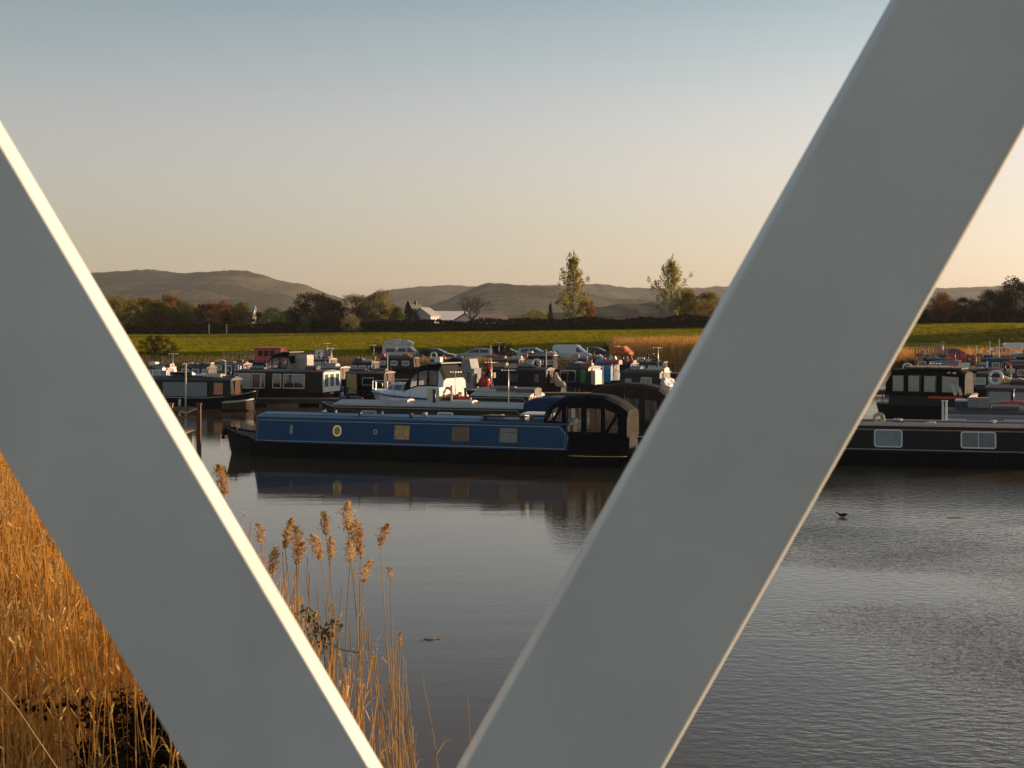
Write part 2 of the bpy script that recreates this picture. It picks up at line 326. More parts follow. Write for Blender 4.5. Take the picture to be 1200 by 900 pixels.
def ground_material():
    m = mat('field_ground', (0.10, 0.115, 0.02), rough=0.9, spec=0.1); N = m.node_tree; L = N.links; b = N.nodes['Principled BSDF']
    ge = N.nodes.new('ShaderNodeNewGeometry'); sp = N.nodes.new('ShaderNodeSeparateXYZ'); L.new(ge.outputs['Position'], sp.inputs[0])
    n1 = N.nodes.new('ShaderNodeTexNoise'); n1.inputs['Scale'].default_value = 0.03; n1.inputs['Detail'].default_value = 8; L.new(ge.outputs['Position'], n1.inputs['Vector'])
    r1 = N.nodes.new('ShaderNodeValToRGB'); r1.color_ramp.elements[0].position = 0.3; r1.color_ramp.elements[1].position = 0.7
    r1.color_ramp.elements[0].color = (0.17, 0.135, 0.005, 1); r1.color_ramp.elements[1].color = (0.27, 0.20, 0.007, 1); L.new(n1.outputs[0], r1.inputs[0])
    mp = N.nodes.new('ShaderNodeMapping'); mp.inputs['Scale'].default_value = (0.004, 0.11, 0.1); mp.inputs['Rotation'].default_value = (0, 0, rad(6)); L.new(ge.outputs['Position'], mp.inputs[0])
    n2 = N.nodes.new('ShaderNodeTexNoise'); n2.inputs['Scale'].default_value = 1.5; n2.inputs['Detail'].default_value = 5; L.new(mp.outputs[0], n2.inputs['Vector'])
    r2 = N.nodes.new('ShaderNodeMapRange'); r2.inputs['To Min'].default_value = 0.72; r2.inputs['To Max'].default_value = 1.25; L.new(n2.outputs[0], r2.inputs[0])
    mu = N.nodes.new('ShaderNodeVectorMath'); mu.operation = 'SCALE'; L.new(r1.outputs[0], mu.inputs[0]); L.new(r2.outputs[0], mu.inputs['Scale'])
    # bank earth near the shore, woods beyond the field
    rb = N.nodes.new('ShaderNodeMapRange'); rb.inputs['From Min'].default_value = 168; rb.inputs['From Max'].default_value = 182; L.new(sp.outputs['Y'], rb.inputs[0])
    mx = N.nodes.new('ShaderNodeMix'); mx.data_type = 'RGBA'; L.new(rb.outputs[0], mx.inputs['Factor']); mx.inputs['A'].default_value = (0.10, 0.065, 0.028, 1); L.new(mu.outputs[0], mx.inputs['B'])
    n3 = N.nodes.new('ShaderNodeTexNoise'); n3.inputs['Scale'].default_value = 0.012; n3.inputs['Detail'].default_value = 10; L.new(ge.outputs['Position'], n3.inputs['Vector'])
    r3 = N.nodes.new('ShaderNodeValToRGB'); r3.color_ramp.elements[0].position = 0.4; r3.color_ramp.elements[1].position = 0.62
    r3.color_ramp.elements[0].color = (0.035, 0.028, 0.016, 1); r3.color_ramp.elements[1].color = (0.10, 0.09, 0.03, 1); L.new(n3.outputs[0], r3.inputs[0])
    rf = N.nodes.new('ShaderNodeMapRange'); rf.inputs['From Min'].default_value = 336; rf.inputs['From Max'].default_value = 350; L.new(sp.outputs['Y'], rf.inputs[0])
    m3 = N.nodes.new('ShaderNodeMix'); m3.data_type = 'RGBA'; L.new(rf.outputs[0], m3.inputs['Factor']); L.new(mx.outputs['Result'], m3.inputs['A']); L.new(r3.outputs[0], m3.inputs['B'])
    L.new(m3.outputs['Result'], b.inputs['Base Color'])
    bp = N.nodes.new('ShaderNodeBump'); bp.inputs['Strength'].default_value = 0.6; bp.inputs['Distance'].default_value = 0.3
    n4 = N.nodes.new('ShaderNodeTexNoise'); n4.inputs['Scale'].default_value = 1.2; n4.inputs['Detail'].default_value = 6; L.new(ge.outputs['Position'], n4.inputs['Vector'])
    L.new(n4.outputs[0], bp.inputs['Height']); L.new(bp.outputs[0], b.inputs['Normal'])
ground_material()
def span(a, b, st): 
    n = max(1, round((b - a) / st)); return [a + (b - a) * i / n for i in range(n)]
XS = [-9000, -6000, -4000, -2500, -1500, -900, -500, -300] + span(-200, -70, 8) + span(-70, -24, 2.5) + span(-24, 2, 0.8) + span(2, 40, 5) + span(40, 220, 10) + [220, 320, 500, 900, 1500, 2500, 4000, 6000, 9000]
YS = [-3000, -800, -300, -100, -40] + span(-20, 40, 1.2) + span(40, 140, 4) + span(140, 160, 0.8) + span(160, 360, 8) + [360, 420, 520, 700, 1000, 1500, 2200, 3200, 4500, 7000, 12000]
grid('ground', XS, YS, ground, 'field_ground')

# water
def water_material():
    m = bpy.data.materials.new('basin_water'); MATS['basin_water'] = m; m.use_nodes = True; N = m.node_tree; L = N.links; b = N.nodes['Principled BSDF']
    b.inputs['Base Color'].default_value = (0.098, 0.066, 0.034, 1); b.inputs['Roughness'].default_value = 0.03; b.inputs['IOR'].default_value = 1.34
    b.inputs['Specular IOR Level'].default_value = 0.5
    ge = N.nodes.new('ShaderNodeNewGeometry'); sp = N.nodes.new('ShaderNodeSeparateXYZ'); L.new(ge.outputs['Position'], sp.inputs[0])
    def nz(scale, sx, sy, det, rot=0):
        mp = N.nodes.new('ShaderNodeMapping'); mp.inputs['Scale'].default_value = (sx, sy, 1); mp.inputs['Rotation'].default_value = (0, 0, rad(rot)); L.new(ge.outputs['Position'], mp.inputs[0])
        n = N.nodes.new('ShaderNodeTexNoise'); n.inputs['Scale'].default_value = scale; n.inputs['Detail'].default_value = det; n.inputs['Roughness'].default_value = 0.55; L.new(mp.outputs[0], n.inputs['Vector']); return n.outputs[0]
    fine = nz(4.2, 1.0, 1.5, 3, 12); swell = nz(0.55, 0.5, 1.6, 2, -6); patch = nz(0.06, 1, 1.4, 3, 20)
    # calm to the left, wind-ruffled to the right, with patches between
    mr = N.nodes.new('ShaderNodeMapRange'); mr.inputs['From Min'].default_value = 0.5; mr.inputs['From Max'].default_value = 7.5; mr.inputs['To Min'].default_value = 0.0; mr.inputs['To Max'].default_value = 1.0; L.new(sp.outputs['X'], mr.inputs[0])
    pr = N.nodes.new('ShaderNodeMapRange'); pr.inputs['From Min'].default_value = 0.42; pr.inputs['From Max'].default_value = 0.58; pr.inputs['To Min'].default_value = 0.2; pr.inputs['To Max'].default_value = 1.0; L.new(patch, pr.inputs[0])
    mm = N.nodes.new('ShaderNodeMath'); mm.operation = 'MULTIPLY'; L.new(mr.outputs[0], mm.inputs[0]); L.new(pr.outputs[0], mm.inputs[1])
    ms = N.nodes.new('ShaderNodeMath'); ms.operation = 'MULTIPLY_ADD'; ms.inputs[1].default_value = 0.85; ms.inputs[2].default_value = 0.035; L.new(mm.outputs[0], ms.inputs[0])
    b1 = N.nodes.new('ShaderNodeBump'); b1.inputs['Distance'].default_value = 0.05; L.new(ms.outputs[0], b1.inputs['Strength']); L.new(fine, b1.inputs['Height'])
    b2 = N.nodes.new('ShaderNodeBump'); b2.inputs['Distance'].default_value = 0.06; b2.inputs['Strength'].default_value = 0.07; L.new(swell, b2.inputs['Height']); L.new(b1.outputs[0], b2.inputs['Normal'])
    L.new(b2.outputs[0], b.inputs['Normal'])
water_material()
wm = MB(); wm.add([(-120, -300, 0), (400, -300, 0), (400, 170, 0), (-120, 170, 0)], [(0, 1, 2, 3)])
wobj = wm.build('water', 'basin_water', fix=False); wobj['kind'] = 'structure'

# far hills
mat('hill_slope', (0.085, 0.06, 0.032), rough=0.95, c2=(0.014, 0.013, 0.009), vscale=0.014, spec=0.05, bump=1.0, bscale=0.02)
mat('hill_near', (0.07, 0.05, 0.02), rough=0.95, c2=(0.025, 0.018, 0.010), vscale=0.012, spec=0.05)
def hill(name, Y, pts, depth, material, seed, jag=2.0, zmin=-20):
    """a ridge seen at distance Y: px,py pairs of its skyline, sloping down in front and behind"""
    xs = []; P = [((px - 600) * Y / F, EYE - (py - HOR) * Y / F) for px, py in pts]
    x = P[0][0]; step = (P[-1][0] - P[0][0]) / 420
    while x <= P[-1][0]: xs.append(x); x += step
    prof = [(-1.0, 0.0), (-0.8, 0.12), (-0.6, 0.32), (-0.4, 0.52), (-0.25, 0.7), (-0.12, 0.87), (-0.05, 0.96), (0.0, 1.0), (0.1, 0.9), (0.5, 0.4), (1.0, 0.0)]
    vs = []; 
    for t, h in prof:
        for i, x in enumerate(xs):
            z = lerp_list(P, x)
            q = noise.noise(Vector((x * 0.004, t * 2 + seed, seed))) * 0.12 * (1 - abs(h * 2 - 1)) 
            j = (noise.noise(Vector((x * 0.03, seed, t * 3))) + 0.6 * noise.noise(Vector((x * 0.11, seed, t * 3))) + max(0, noise.noise(Vector((x * 0.02, seed + 9, t * 2)))) * 2.6 * abs(noise.noise(Vector((x * .19, seed, t * 9))))) * jag * (Y / 3000)
            vs.append((x, Y + t * depth + 60 * noise.noise(Vector((x * 0.002, t * 3, seed))), zmin + (z - zmin) * min(1, h + q) + (j if h > 0.05 else 0)))
    nx = len(xs); fs = [(j * nx + i, j * nx + i + 1, (j + 1) * nx + i + 1, (j + 1) * nx + i) for j in range(len(prof) - 1) for i in range(nx - 1)]
    me = bpy.data.meshes.new(name); me.from_pydata(vs, [], fs); me.materials.append(MATS[material]); me.polygons.foreach_set('use_smooth', [True] * len(fs))
    o = bpy.data.objects.new(name, me); col.objects.link(o); o['kind'] = 'structure'; return o
for hm_, (da, db) in (('hill_slope', ((.012, .013, .007), (.10, .085, .035))), ('hill_near', ((.015, .013, .008), (.085, .06, .025)))):
    N = MATS[hm_].node_tree; L = N.links; b = N.nodes['Principled BSDF']; tc = N.nodes.new('ShaderNodeTexCoord')
    def n_(sc_, det, src=None):
        n = N.nodes.new('ShaderNodeTexNoise'); n.inputs['Scale'].default_value = sc_; n.inputs['Detail'].default_value = det; n.inputs['Roughness'].default_value = .7; L.new(tc.outputs['Object'], n.inputs['Vector']); return n.outputs[0]
    vo = N.nodes.new('ShaderNodeTexVoronoi'); vo.inputs['Scale'].default_value = .0065; mpv = N.nodes.new('ShaderNodeMapping'); mpv.inputs['Scale'].default_value = (1, .8, 2.5); L.new(tc.outputs['Object'], mpv.inputs[0]); L.new(mpv.outputs[0], vo.inputs['Vector'])
    sepc = N.nodes.new('ShaderNodeSeparateColor'); L.new(vo.outputs['Color'], sepc.inputs[0])                      # field parcels
    a1 = N.nodes.new('ShaderNodeMath'); a1.operation = 'MULTIPLY_ADD'; a1.inputs[1].default_value = .38; L.new(sepc.outputs[0], a1.inputs[0])
    f1 = N.nodes.new('ShaderNodeMath'); f1.operation = 'ADD'; L.new(n_(.006, 9), f1.inputs[0]); L.new(n_(.05, 4), f1.inputs[1]); f2 = N.nodes.new('ShaderNodeMath'); f2.operation = 'MULTIPLY_ADD'; f2.inputs[1].default_value = .9; f2.inputs[2].default_value = -.62; L.new(f1.outputs[0], f2.inputs[0]); L.new(f2.outputs[0], a1.inputs[2])
    rp_ = N.nodes.new('ShaderNodeValToRGB'); rp_.color_ramp.elements[0].position = .40; rp_.color_ramp.elements[1].position = .62; rp_.color_ramp.elements[0].color = (*da, 1); rp_.color_ramp.elements[1].color = (*db, 1); L.new(a1.outputs[0], rp_.inputs[0]); L.new(rp_.outputs[0], b.inputs['Base Color'])
hill('hills', 3300, [(-500, 372), (-300, 350), (-100, 335), (60, 325), (110, 320), (150, 318), (180, 316), (205, 319.5), (235, 319), (270, 316.5), (290, 317), (310, 323), (335, 330), (360, 334), (385, 345), (420, 356), (480, 366), (560, 374), (640, 382)], 1500, 'hill_slope', 1.3, 2.2)
hill('hills', 4300, [(330, 372), (400, 357), (455, 340), (480, 337), (525, 334), (550, 336), (600, 334), (660, 334), (700, 332.5), (735, 337), (780, 338), (840, 336), (900, 332), (1000, 330), (1100, 338), (1300, 330), (1600, 345), (1900, 372)], 1800, 'hill_slope', 4.1, 2.4)
hill('hills', 2600, [(430, 382), (500, 360), (545, 341), (570, 331.5), (600, 333), (640, 336), (680, 341), (720, 350), (780, 352), (850, 350), (950, 352), (1100, 350), (1300, 356), (1500, 366), (1700, 380)], 1100, 'hill_slope', 8.2, 2.4)
hill('hills', 1150, [(560, 384), (620, 371), (680, 361), (730, 355), (800, 353), (860, 356), (950, 358), (1060, 356), (1200, 358), (1400, 368), (1600, 384)], 420, 'hill_near', 12.7, 4.0, zmin=-5)

# ------------------------------------------------------------------ foliage meshes
def leaf_cloud(mb, centre, r, n, size, rnd, sq=(1, 1, 1), m=0, shell=0.4):
    cx, cy, cz = centre
    for _ in range(n):
        while True:
            x, y, z = rnd.uniform(-1, 1), rnd.uniform(-1, 1), rnd.uniform(-1, 1); d = math.sqrt(x * x + y * y + z * z)
            if shell * rnd.random() < d < 1: break
        p = Vector((cx + x * r * sq[0], cy + y * r * sq[1], cz + z * r * sq[2]))
        s_ = size * rnd.uniform(0.6, 1.35)
        u = Vector((rnd.gauss(0, 1), rnd.gauss(0, 1), rnd.gauss(0, 1))).normalized(); v = u.cross(Vector((rnd.gauss(0, 1), rnd.gauss(0, 1), rnd.gauss(0, 1)))).normalized()
        o = len(mb.v)
        mb.v += [tuple(p + u * s_ * 0.5), tuple(p + v * s_ * 0.32), tuple(p - u * s_ * 0.5), tuple(p - v * s_ * 0.32)]
        mb.f.append((o, o + 1, o + 2, o + 3)); mb.mi.append(m); mb.smooth.append(False)
def grow(mb, p, d, ln, r, depth, rnd, tips, spread=0.6, up=0.15, ratio=0.72, kids=3):
    pts = [p]; rs = [r]; q = Vector(p); dd = Vector(d)
    for i in range(3):
        dd = (dd + Vector((rnd.gauss(0, 0.12), rnd.gauss(0, 0.12), rnd.gauss(0, 0.08) + up * 0.3))).normalized()
        q = q + dd * ln / 3; pts.append(q.copy()); rs.append(r * (1 - 0.14 * (i + 1)))
    mb.tube(pts, rs, 5 if depth > 1 else 3, cap=False)
    tips.append((q.copy(), depth))
    if depth == 0: return
    for k in range(kids):
        a = rnd.uniform(0, 6.28); t = Vector((math.cos(a), math.sin(a), rnd.uniform(-0.1, 0.5))).normalized()
        nd = (dd + t * spread * rnd.uniform(0.7, 1.3)).normalized()
        s_ = pts[rnd.choice((2, 3, 3))]
        grow(mb, s_, nd, ln * ratio * rnd.uniform(0.8, 1.15), r * 0.58, depth - 1, rnd, tips, spread, up, ratio, kids)
def tree_meshes(kind, seed, H, Wd, leaf, bark='bark'):
    rnd = random.Random(seed); tr = MB(); cr = MB(); tips = []
    if kind == 'round':
        tr.tube([(0, 0, -0.5), (0.05 * H * .3, 0, H * .15), (0, 0, H * .35)], [H * .035, H * .026, H * .02], 7)
        for k in range(6):
            a = k * 1.05 + rnd.random(); grow(tr, Vector((0, 0, H * (.2 + .04 * k))), Vector((math.cos(a), math.sin(a), 0.9)), H * .22, H * .012, 2, rnd, tips, 0.7)
        for k in range(84):
            a = rnd.uniform(0, 6.28); zz = rnd.uniform(0.07, 0.93); prof = math.sin(math.pi * min(1, (zz * 0.86 + 0.14))) ** 0.6
            rr = Wd * 0.5 * prof * math.sqrt(rnd.random()); c = (rr * math.cos(a), rr * math.sin(a), H * zz * rnd.uniform(0.9, 1.02))
            leaf_cloud(cr, c, H * rnd.uniform(0.07, 0.135), 80, H * .032, rnd, (1.15, 1.15, 0.85))
    elif kind == 'poplar':
        top = H * 0.97
        tr.tube([(0, 0, -0.5), (0.1, 0, H * .3), (-0.1, 0, H * .6), (0, 0, top)], [H * .017, H * .013, H * .008, 0.02], 7)
        for k in range(60):
            zz = 0.08 + 0.86 * (k / 60) ** 0.95; prof = lerp_list([(0, .55), (.15, .85), (.32, 1.0), (.5, .85), (.62, .55), (.75, .38), (.88, .26), (1, .08)], zz)
            a = k * 2.4 + rnd.uniform(-.5, .5); ln = Wd * 0.5 * prof * rnd.uniform(0.55, 1.15)
            d = Vector((math.cos(a), math.sin(a), rnd.uniform(0.5, 1.4))).normalized()
            p0 = Vector((0, 0, H * zz * 0.92)); p1 = p0 + Vector((d.x, d.y, 0)) * ln * 0.5 + Vector((0, 0, ln * 0.35)); p2 = p0 + Vector((d.x, d.y, 0)) * ln + Vector((0, 0, ln * rnd.uniform(.5, .9)))
            tr.tube([p0, p1, p2], [H * .004, H * .0025, 0.01], 4, cap=False)
            for t in (0.4, 0.7, 1.0):
                if rnd.random() < 0.22: continue
                q = p0.lerp(p2, t); leaf_cloud(cr, q, H * rnd.uniform(0.024, 0.05), 38, H * .021, rnd, (0.8, 0.8, 1.35))
        for k in range(12):
            leaf_cloud(cr, (rnd.gauss(0, .2), rnd.gauss(0, .2), H * (0.72 + 0.28 * k / 12)), H * .02, 14, H * .017, rnd, (0.6, 0.6, 1.5))
    elif kind == 'bare':
        tr.tube([(0, 0, -0.5), (0.1, 0, H * .14), (0, 0, H * .30)], [H * .045, H * .035, H * .032], 8)
        for k in range(6):
            a = k * 1.05 + 0.3; grow(tr, Vector((0, 0, H * .27)), Vector((math.cos(a) * 1.1, math.sin(a) * 1.1, rnd.uniform(0.4, 1.3))), H * .27, H * .02, 4, rnd, tips, 0.85, 0.08, 0.70)
        for p, d in tips:
            if d == 0: leaf_cloud(cr, p, H * .035, 3, H * .014, rnd)
    elif kind == 'scrub':
        for k in range(9):
            a = k * 0.7 + rnd.random() * .4; grow(tr, Vector((rnd.gauss(0, .2), rnd.gauss(0, .2), -0.1)), Vector((math.cos(a), math.sin(a), 1.1)), H * .42, H * .012, 3, rnd, tips, 0.6)
        for p, d in tips:
            if d <= 1: leaf_cloud(cr, p, H * .10, 14, H * .035, rnd)
    elif kind == 'conifer':
        tr.tube([(0, 0, -0.5), (0, 0, H * .95)], [H * .02, 0.02], 6)
        for k in range(50):
            zz = 0.12 + .85 * k / 50; rr = Wd * .5 * (1 - zz) ** 0.8
            for q in range(4):
                a = rnd.uniform(0, 6.28); leaf_cloud(cr, (rr * .6 * math.cos(a), rr * .6 * math.sin(a), H * zz), max(.25, rr * .5), 16, H * .03, rnd, (1, 1, 0.5))
    return tr.mesh('trunk', bark), cr.mesh('crown', leaf)
TREECACHE = {}
def tree(name, label, px, py, Y, kind, H, Wd, leaf, bark='bark', variant=0, group=None, rz=None, cat='tree', z=None):
    key = (kind, leaf, bark, variant, round(Wd / H, 1))
    if key not in TREECACHE: TREECACHE[key] = (tree_meshes(kind, hash((kind, variant)) % 1000 if False else (len(kind) * 37 + variant * 11 + 5), 10.0, 10.0 * round(Wd / H, 1), leaf, bark))
    x = (px - 600) * Y / F; zz = ground(x, Y) if z is None else z
    t = thing(name, label, cat, (x, Y, zz), rz if rz is not None else R.uniform(0, 6.28), group)
    t.scale = (H / 10,) * 3
    build_tree_from('trunk', TREECACHE[key][0], t); build_tree_from('crown', TREECACHE[key][1], t)
    return t
def shade_h(py_top, px, Y): return EYE - (py_top - HOR) * Y / F - ground((px - 600) * Y / F, Y)

def T(name, label, px, ytop, Y, kind, wpx, leaf, bark='bark', variant=0, cat='tree', group='trees and bushes beyond the field'):
    return tree(name, label, px, 0, Y, kind, shade_h(ytop, px, Y), wpx * Y / F, leaf, bark, variant, group, cat=cat)
# tree line beyond the field, left to right
T('tree', 'golden olive tree beyond the field, farthest left and half behind the girder', 142, 344, 345, 'round', 62, 'leaf_olive', variant=0)
T('tree', 'yellow-green tree with a dip in its top, left of the tall rusty tree', 180, 349, 352, 'round', 40, 'leaf_olive', variant=1)
T('tree', 'tall rust-brown budding tree standing in the left tree line', 200, 343, 356, 'round', 36, 'leaf_rust', variant=2)
T('tree', 'rounded dark green tree in front of the rusty tree at the left hedge', 212, 350, 340, 'round', 28, 'leaf_green', variant=0)
T('tree', 'low brown tree right of the round green one behind the panel hedge', 240, 354, 352, 'round', 34, 'leaf_brown', variant=1)
T('tree', 'reddish brown bushy tree left of a small white house gable', 262, 350, 350, 'round', 34, 'leaf_rust', variant=0)
T('tree', 'dark olive tree just left of the small white house gable', 284, 352, 346, 'round', 26, 'leaf_olive', variant=2)
T('tree', 'bright yellow-green bush beyond the left hedge', 321, 357, 344, 'round', 30, 'leaf_yellow', variant=0)
T('tree', 'broad dark brown tree rising over the hill line, tallest of the dark ones', 368, 341, 338, 'round', 58, 'leaf_dark', variant=1)
T('tree', 'dark brown shoulder tree on the right flank of the broad dark tree', 392, 349, 345, 'round', 36, 'leaf_brown', variant=2)
T('tree', 'pale sandy tree behind the straw-coloured dome bush', 418, 343, 350, 'round', 46, 'leaf_pale', variant=1)
T('tree', 'pale sandy tree with the taller ragged top beside the dark shed', 445, 338, 348, 'round', 38, 'leaf_pale', variant=2)
T('bush', 'straw-coloured dome-shaped bush against the dark hedge', 411, 367, 330, 'round', 26, 'leaf_pale', variant=0, cat='bush')
T('bush', 'low green bush below the broad dark tree at the hedge', 357, 371, 332, 'round', 20, 'leaf_green', variant=1, cat='bush')
T('tree', 'small dark conifer left of the white farm buildings', 478, 352, 345, 'conifer', 22, 'leaf_dark')
T('tree', 'smaller dark green bushy tree at the left end of the farm buildings', 466, 358, 342, 'round', 18, 'leaf_green', variant=2)
T('tree', 'bare spreading dark oak standing in front of the white farm buildings', 553, 341, 338, 'bare', 44, 'leaf_brown', bark='slate_dark')
T('tree', 'rounded pale green bush right of the farm buildings', 625, 361, 345, 'round', 34, 'leaf_olive', variant=0)
T('tree', 'thin bare sapling just left of the tall golden tree', 645, 352, 338, 'poplar', 12, 'leaf_brown', variant=2)
T('tree', 'tall golden slender tree in the hedge, taller left one of the two', 672, 292, 336, 'poplar', 54, 'leaf_gold', 'bark_pale', 0)
T('tree', 'rust-brown bushy tree tucked against the right foot of the tall golden tree', 688, 350, 339, 'round', 26, 'leaf_rust', variant=1)
T('tree', 'tall yellow-green slender tree left of the bridge girder, right one of the two', 787, 298, 338, 'poplar', 72, 'leaf_gold', 'bark_pale', 1)
T('tree', 'smaller golden tree leaning against the right tall slender tree', 806, 337, 340, 'round', 34, 'leaf_gold', variant=2)
T('tree', 'pale brown tree half hidden behind the bridge girder on its left side', 830, 340, 343, 'round', 40, 'leaf_olive', variant=1)
for i, (px, yt, w_, lf, lab) in enumerate([(1103, 340, 26, 'leaf_rust', 'brown tree right beside the girder, in the right-hand tree line'), (1130, 347, 34, 'leaf_dark', 'low dark tree second from the girder in the right-hand tree line'),
        (1160, 338, 34, 'leaf_dark', 'dark tree in the middle of the right-hand tree line'), (1188, 322, 40, 'leaf_dark', 'tallest dark tree of the right-hand tree line at the frame edge'), (1222, 330, 50, 'leaf_dark', 'dark tree running out of the frame on the right')]):
    T('tree', lab, px, yt, 330, 'round', w_, lf, variant=i % 3)
for i, px in enumerate([870, 905, 940, 980, 1020, 1060]):   # behind the girder
    T('tree', 'mid brown tree of the row hidden behind the girder', px, [345, 338, 350, 343, 347, 340][i], 338 + 3 * (i % 2), 'round', 40, ['leaf_brown', 'leaf_olive', 'leaf_dark'][i % 3], variant=i % 3)
for i, (px, w_) in enumerate([(60, 60), (10, 70), (-50, 80)]):
    T('tree', 'olive tree of the row running on behind the left girder', px, 346, 345, 'round', w_, 'leaf_olive', variant=i)
# bushes on the near left bank
T('bush', 'dark reddish-brown round bush on the bank beside the left girder', 182, 391, 152, 'round', 54, 'leaf_brown', variant=0, cat='bush', group=None)
# tall trees standing right of the frame, whose long shadows cross the field
for i, (x, y, h) in enumerate([(93, 207, 19), (95, 219, 17), (105, 243, 19), (108, 254, 21), (112, 266, 19), (118, 276, 16), (103, 226, 10)]):
    tree('tree', 'tall leafy tree standing beside the field beyond the right frame edge', x * F / y + 600, 0, y, 'round', h * 1.4, h * 1.25, 'leaf_green', variant=i % 3, group='shade trees right of the frame')

for px, yt, w_, lf, v, lab in [(156, 350, 44, 'leaf_olive', 2, 'olive tree just right of the farthest left golden one'), (170, 346, 30, 'leaf_gold', 1, 'golden bushy tree in the left line, before the yellow-green one'), (191, 352, 30, 'leaf_olive', 1, 'olive tree at the left foot of the tall rusty tree'),
        (222, 354, 34, 'leaf_olive', 0, 'olive tree to the right of the rounded dark green one'), (251, 353, 30, 'leaf_rust', 2, 'rust tree between the low brown and the reddish brown trees'), (273, 356, 28, 'leaf_brown', 0, 'brown tree between the reddish and the dark olive trees'), (303, 364, 26, 'leaf_brown', 2, 'low brown scrub between the white gable and the yellow-green bush'),
        (338, 362, 26, 'leaf_olive', 1, 'low olive tree right of the yellow-green bush'), (353, 350, 34, 'leaf_dark', 0, 'dark left flank tree of the broad dark brown tree'), (381, 345, 36, 'leaf_dark', 2, 'dark tree joining the broad dark one on its right'), (432, 345, 34, 'leaf_pale', 0, 'sandy tree between the two other pale sandy trees'), (456, 352, 26, 'leaf_olive', 2, 'small olive tree right of the ragged sandy tree'),
        (131, 346, 40, 'leaf_gold', 2, 'golden tree against the left girder edge in the far tree line'), (705, 372, 40, 'leaf_dark', 1, 'low dark scrub right of the tall golden tree'), (745, 372, 50, 'leaf_dark', 2, 'low dark scrub between the two tall golden trees'), (605, 372, 36, 'leaf_brown', 1, 'low brown scrub right of the farm buildings'),
        (1115, 352, 36, 'leaf_brown', 2, 'low brown tree second from the girder in the right-hand line'), (1146, 350, 36, 'leaf_dark', 0, 'low dark tree left of the middle of the right-hand line'), (1175, 340, 34, 'leaf_brown', 1, 'brown tree left of the tallest in the right-hand line')]:
    T('tree', lab, px, yt, 349 + (px % 7), 'round', w_, lf, variant=v)
# rough grass over the field, catching the low sun
import numpy as np
def field_grass():
    rg = np.random.default_rng(3); n = 120000
    Y_ = 172 + 160 * rg.random(n) ** 1.1; X_ = (rg.random(n) * 2 - 1) * (Y_ * .40 + 4); h = .07 + .08 * rg.random(n); w_ = .30 + .35 * rg.random(n); a = rg.random(n) * math.pi
    Z_ = np.array([ground(float(x), float(y)) for x, y in zip(X_, Y_)]) - .03
    dx = np.cos(a) * w_; dy = np.sin(a) * w_; lx = rg.normal(0, .1, n); V = np.empty((n, 4, 3))
    V[:, 0] = np.stack([X_ - dx, Y_ - dy, Z_], 1); V[:, 1] = np.stack([X_ + dx, Y_ + dy, Z_], 1); V[:, 2] = np.stack([X_ + dx * .7 + lx, Y_ + dy * .7, Z_ + h], 1); V[:, 3] = np.stack([X_ - dx * .7 + lx, Y_ - dy * .7, Z_ + h * .8], 1)
    me = bpy.data.meshes.new('field_grass'); me.vertices.add(4 * n); me.vertices.foreach_set('co', V.ravel()); me.loops.add(4 * n); me.loops.foreach_set('vertex_index', np.arange(4 * n)); me.polygons.add(n); me.polygons.foreach_set('loop_start', np.arange(n) * 4); me.polygons.foreach_set('loop_total', np.full(n, 4)); me.update(calc_edges=True)
    me.materials.append(MATS['grass_blade']); o = bpy.data.objects.new('field_grass', me); col.objects.link(o); o['kind'] = 'stuff'; o['label'] = 'golden green grass over the field beyond the boats'
leafmat('grass_blade', (0.26, 0.215, 0.006), (0.19, 0.175, 0.008), 0.05, objvar=0, translucent=0.4)
field_grass()

# hedges: dense low foliage, with a woody dark core
def hedge(label, x0, x1, Y, h, thick, leaf, seed, n=None, slope=0.0):
    rnd = random.Random(seed); t = thing('hedge', label, 'hedge', ((x0 + x1) / 2, Y, ground((x0 + x1) / 2, Y)))
    mb = MB(); core = MB(); L_ = x1 - x0; n = n or int(L_ * 90)
    for _ in range(n):
        x = rnd.uniform(-L_ / 2, L_ / 2); top = h * (0.86 + 0.42 * noise.noise(Vector((x * .13, seed, 0))) + 0.1 * noise.noise(Vector((x * .9, seed, 3))))
        gz = ground(x + (x0 + x1) / 2, Y) - t.location.z; z = gz + top * rnd.random() ** 0.7; y = rnd.gauss(0, 1) * thick * .3 + slope * x
        s_ = rnd.uniform(.18, .42); u = Vector((rnd.gauss(0, 1), rnd.gauss(0, 1), rnd.gauss(0, 1))).normalized(); v = u.orthogonal().normalized(); p = Vector((x, y, z)); o = len(mb.v)
        mb.v += [tuple(p + u * s_), tuple(p + v * s_ * .6), tuple(p - u * s_), tuple(p - v * s_ * .6)]; mb.f.append((o, o + 1, o + 2, o + 3)); mb.mi.append(0); mb.smooth.append(False)
    st = 40; rings = []
    for i in range(st + 1):
        x = -L_ / 2 + L_ * i / st; gz = ground(x + (x0 + x1) / 2, Y) - t.location.z; hh = h * rnd.uniform(.5, .68); yy = slope * x
        rings.append([(x, yy - thick * .35, gz - .5), (x, yy - thick * .3, gz + hh * .8), (x, yy, gz + hh), (x, yy + thick * .3, gz + hh * .8), (x, yy + thick * .35, gz - .5)])
    core.loft(rings); core.build('twigs', 'leaf_dark', t); mb.build('foliage', leaf, t, fix=False)
hedge('long clipped brown hedge along the far edge of the field on the left', -104, -47, 335, 2.5, 2.0, 'leaf_brown', 1, 6500)
hedge('dark evergreen hedge along the far edge of the field in the middle', -47, 60, 335, 3.2, 2.4, 'leaf_dark', 2, 11000)
hedge('dark hedge climbing along the top of the field on the right', 60, 135, 332, 3.8, 2.6, 'leaf_dark', 3, 8000)
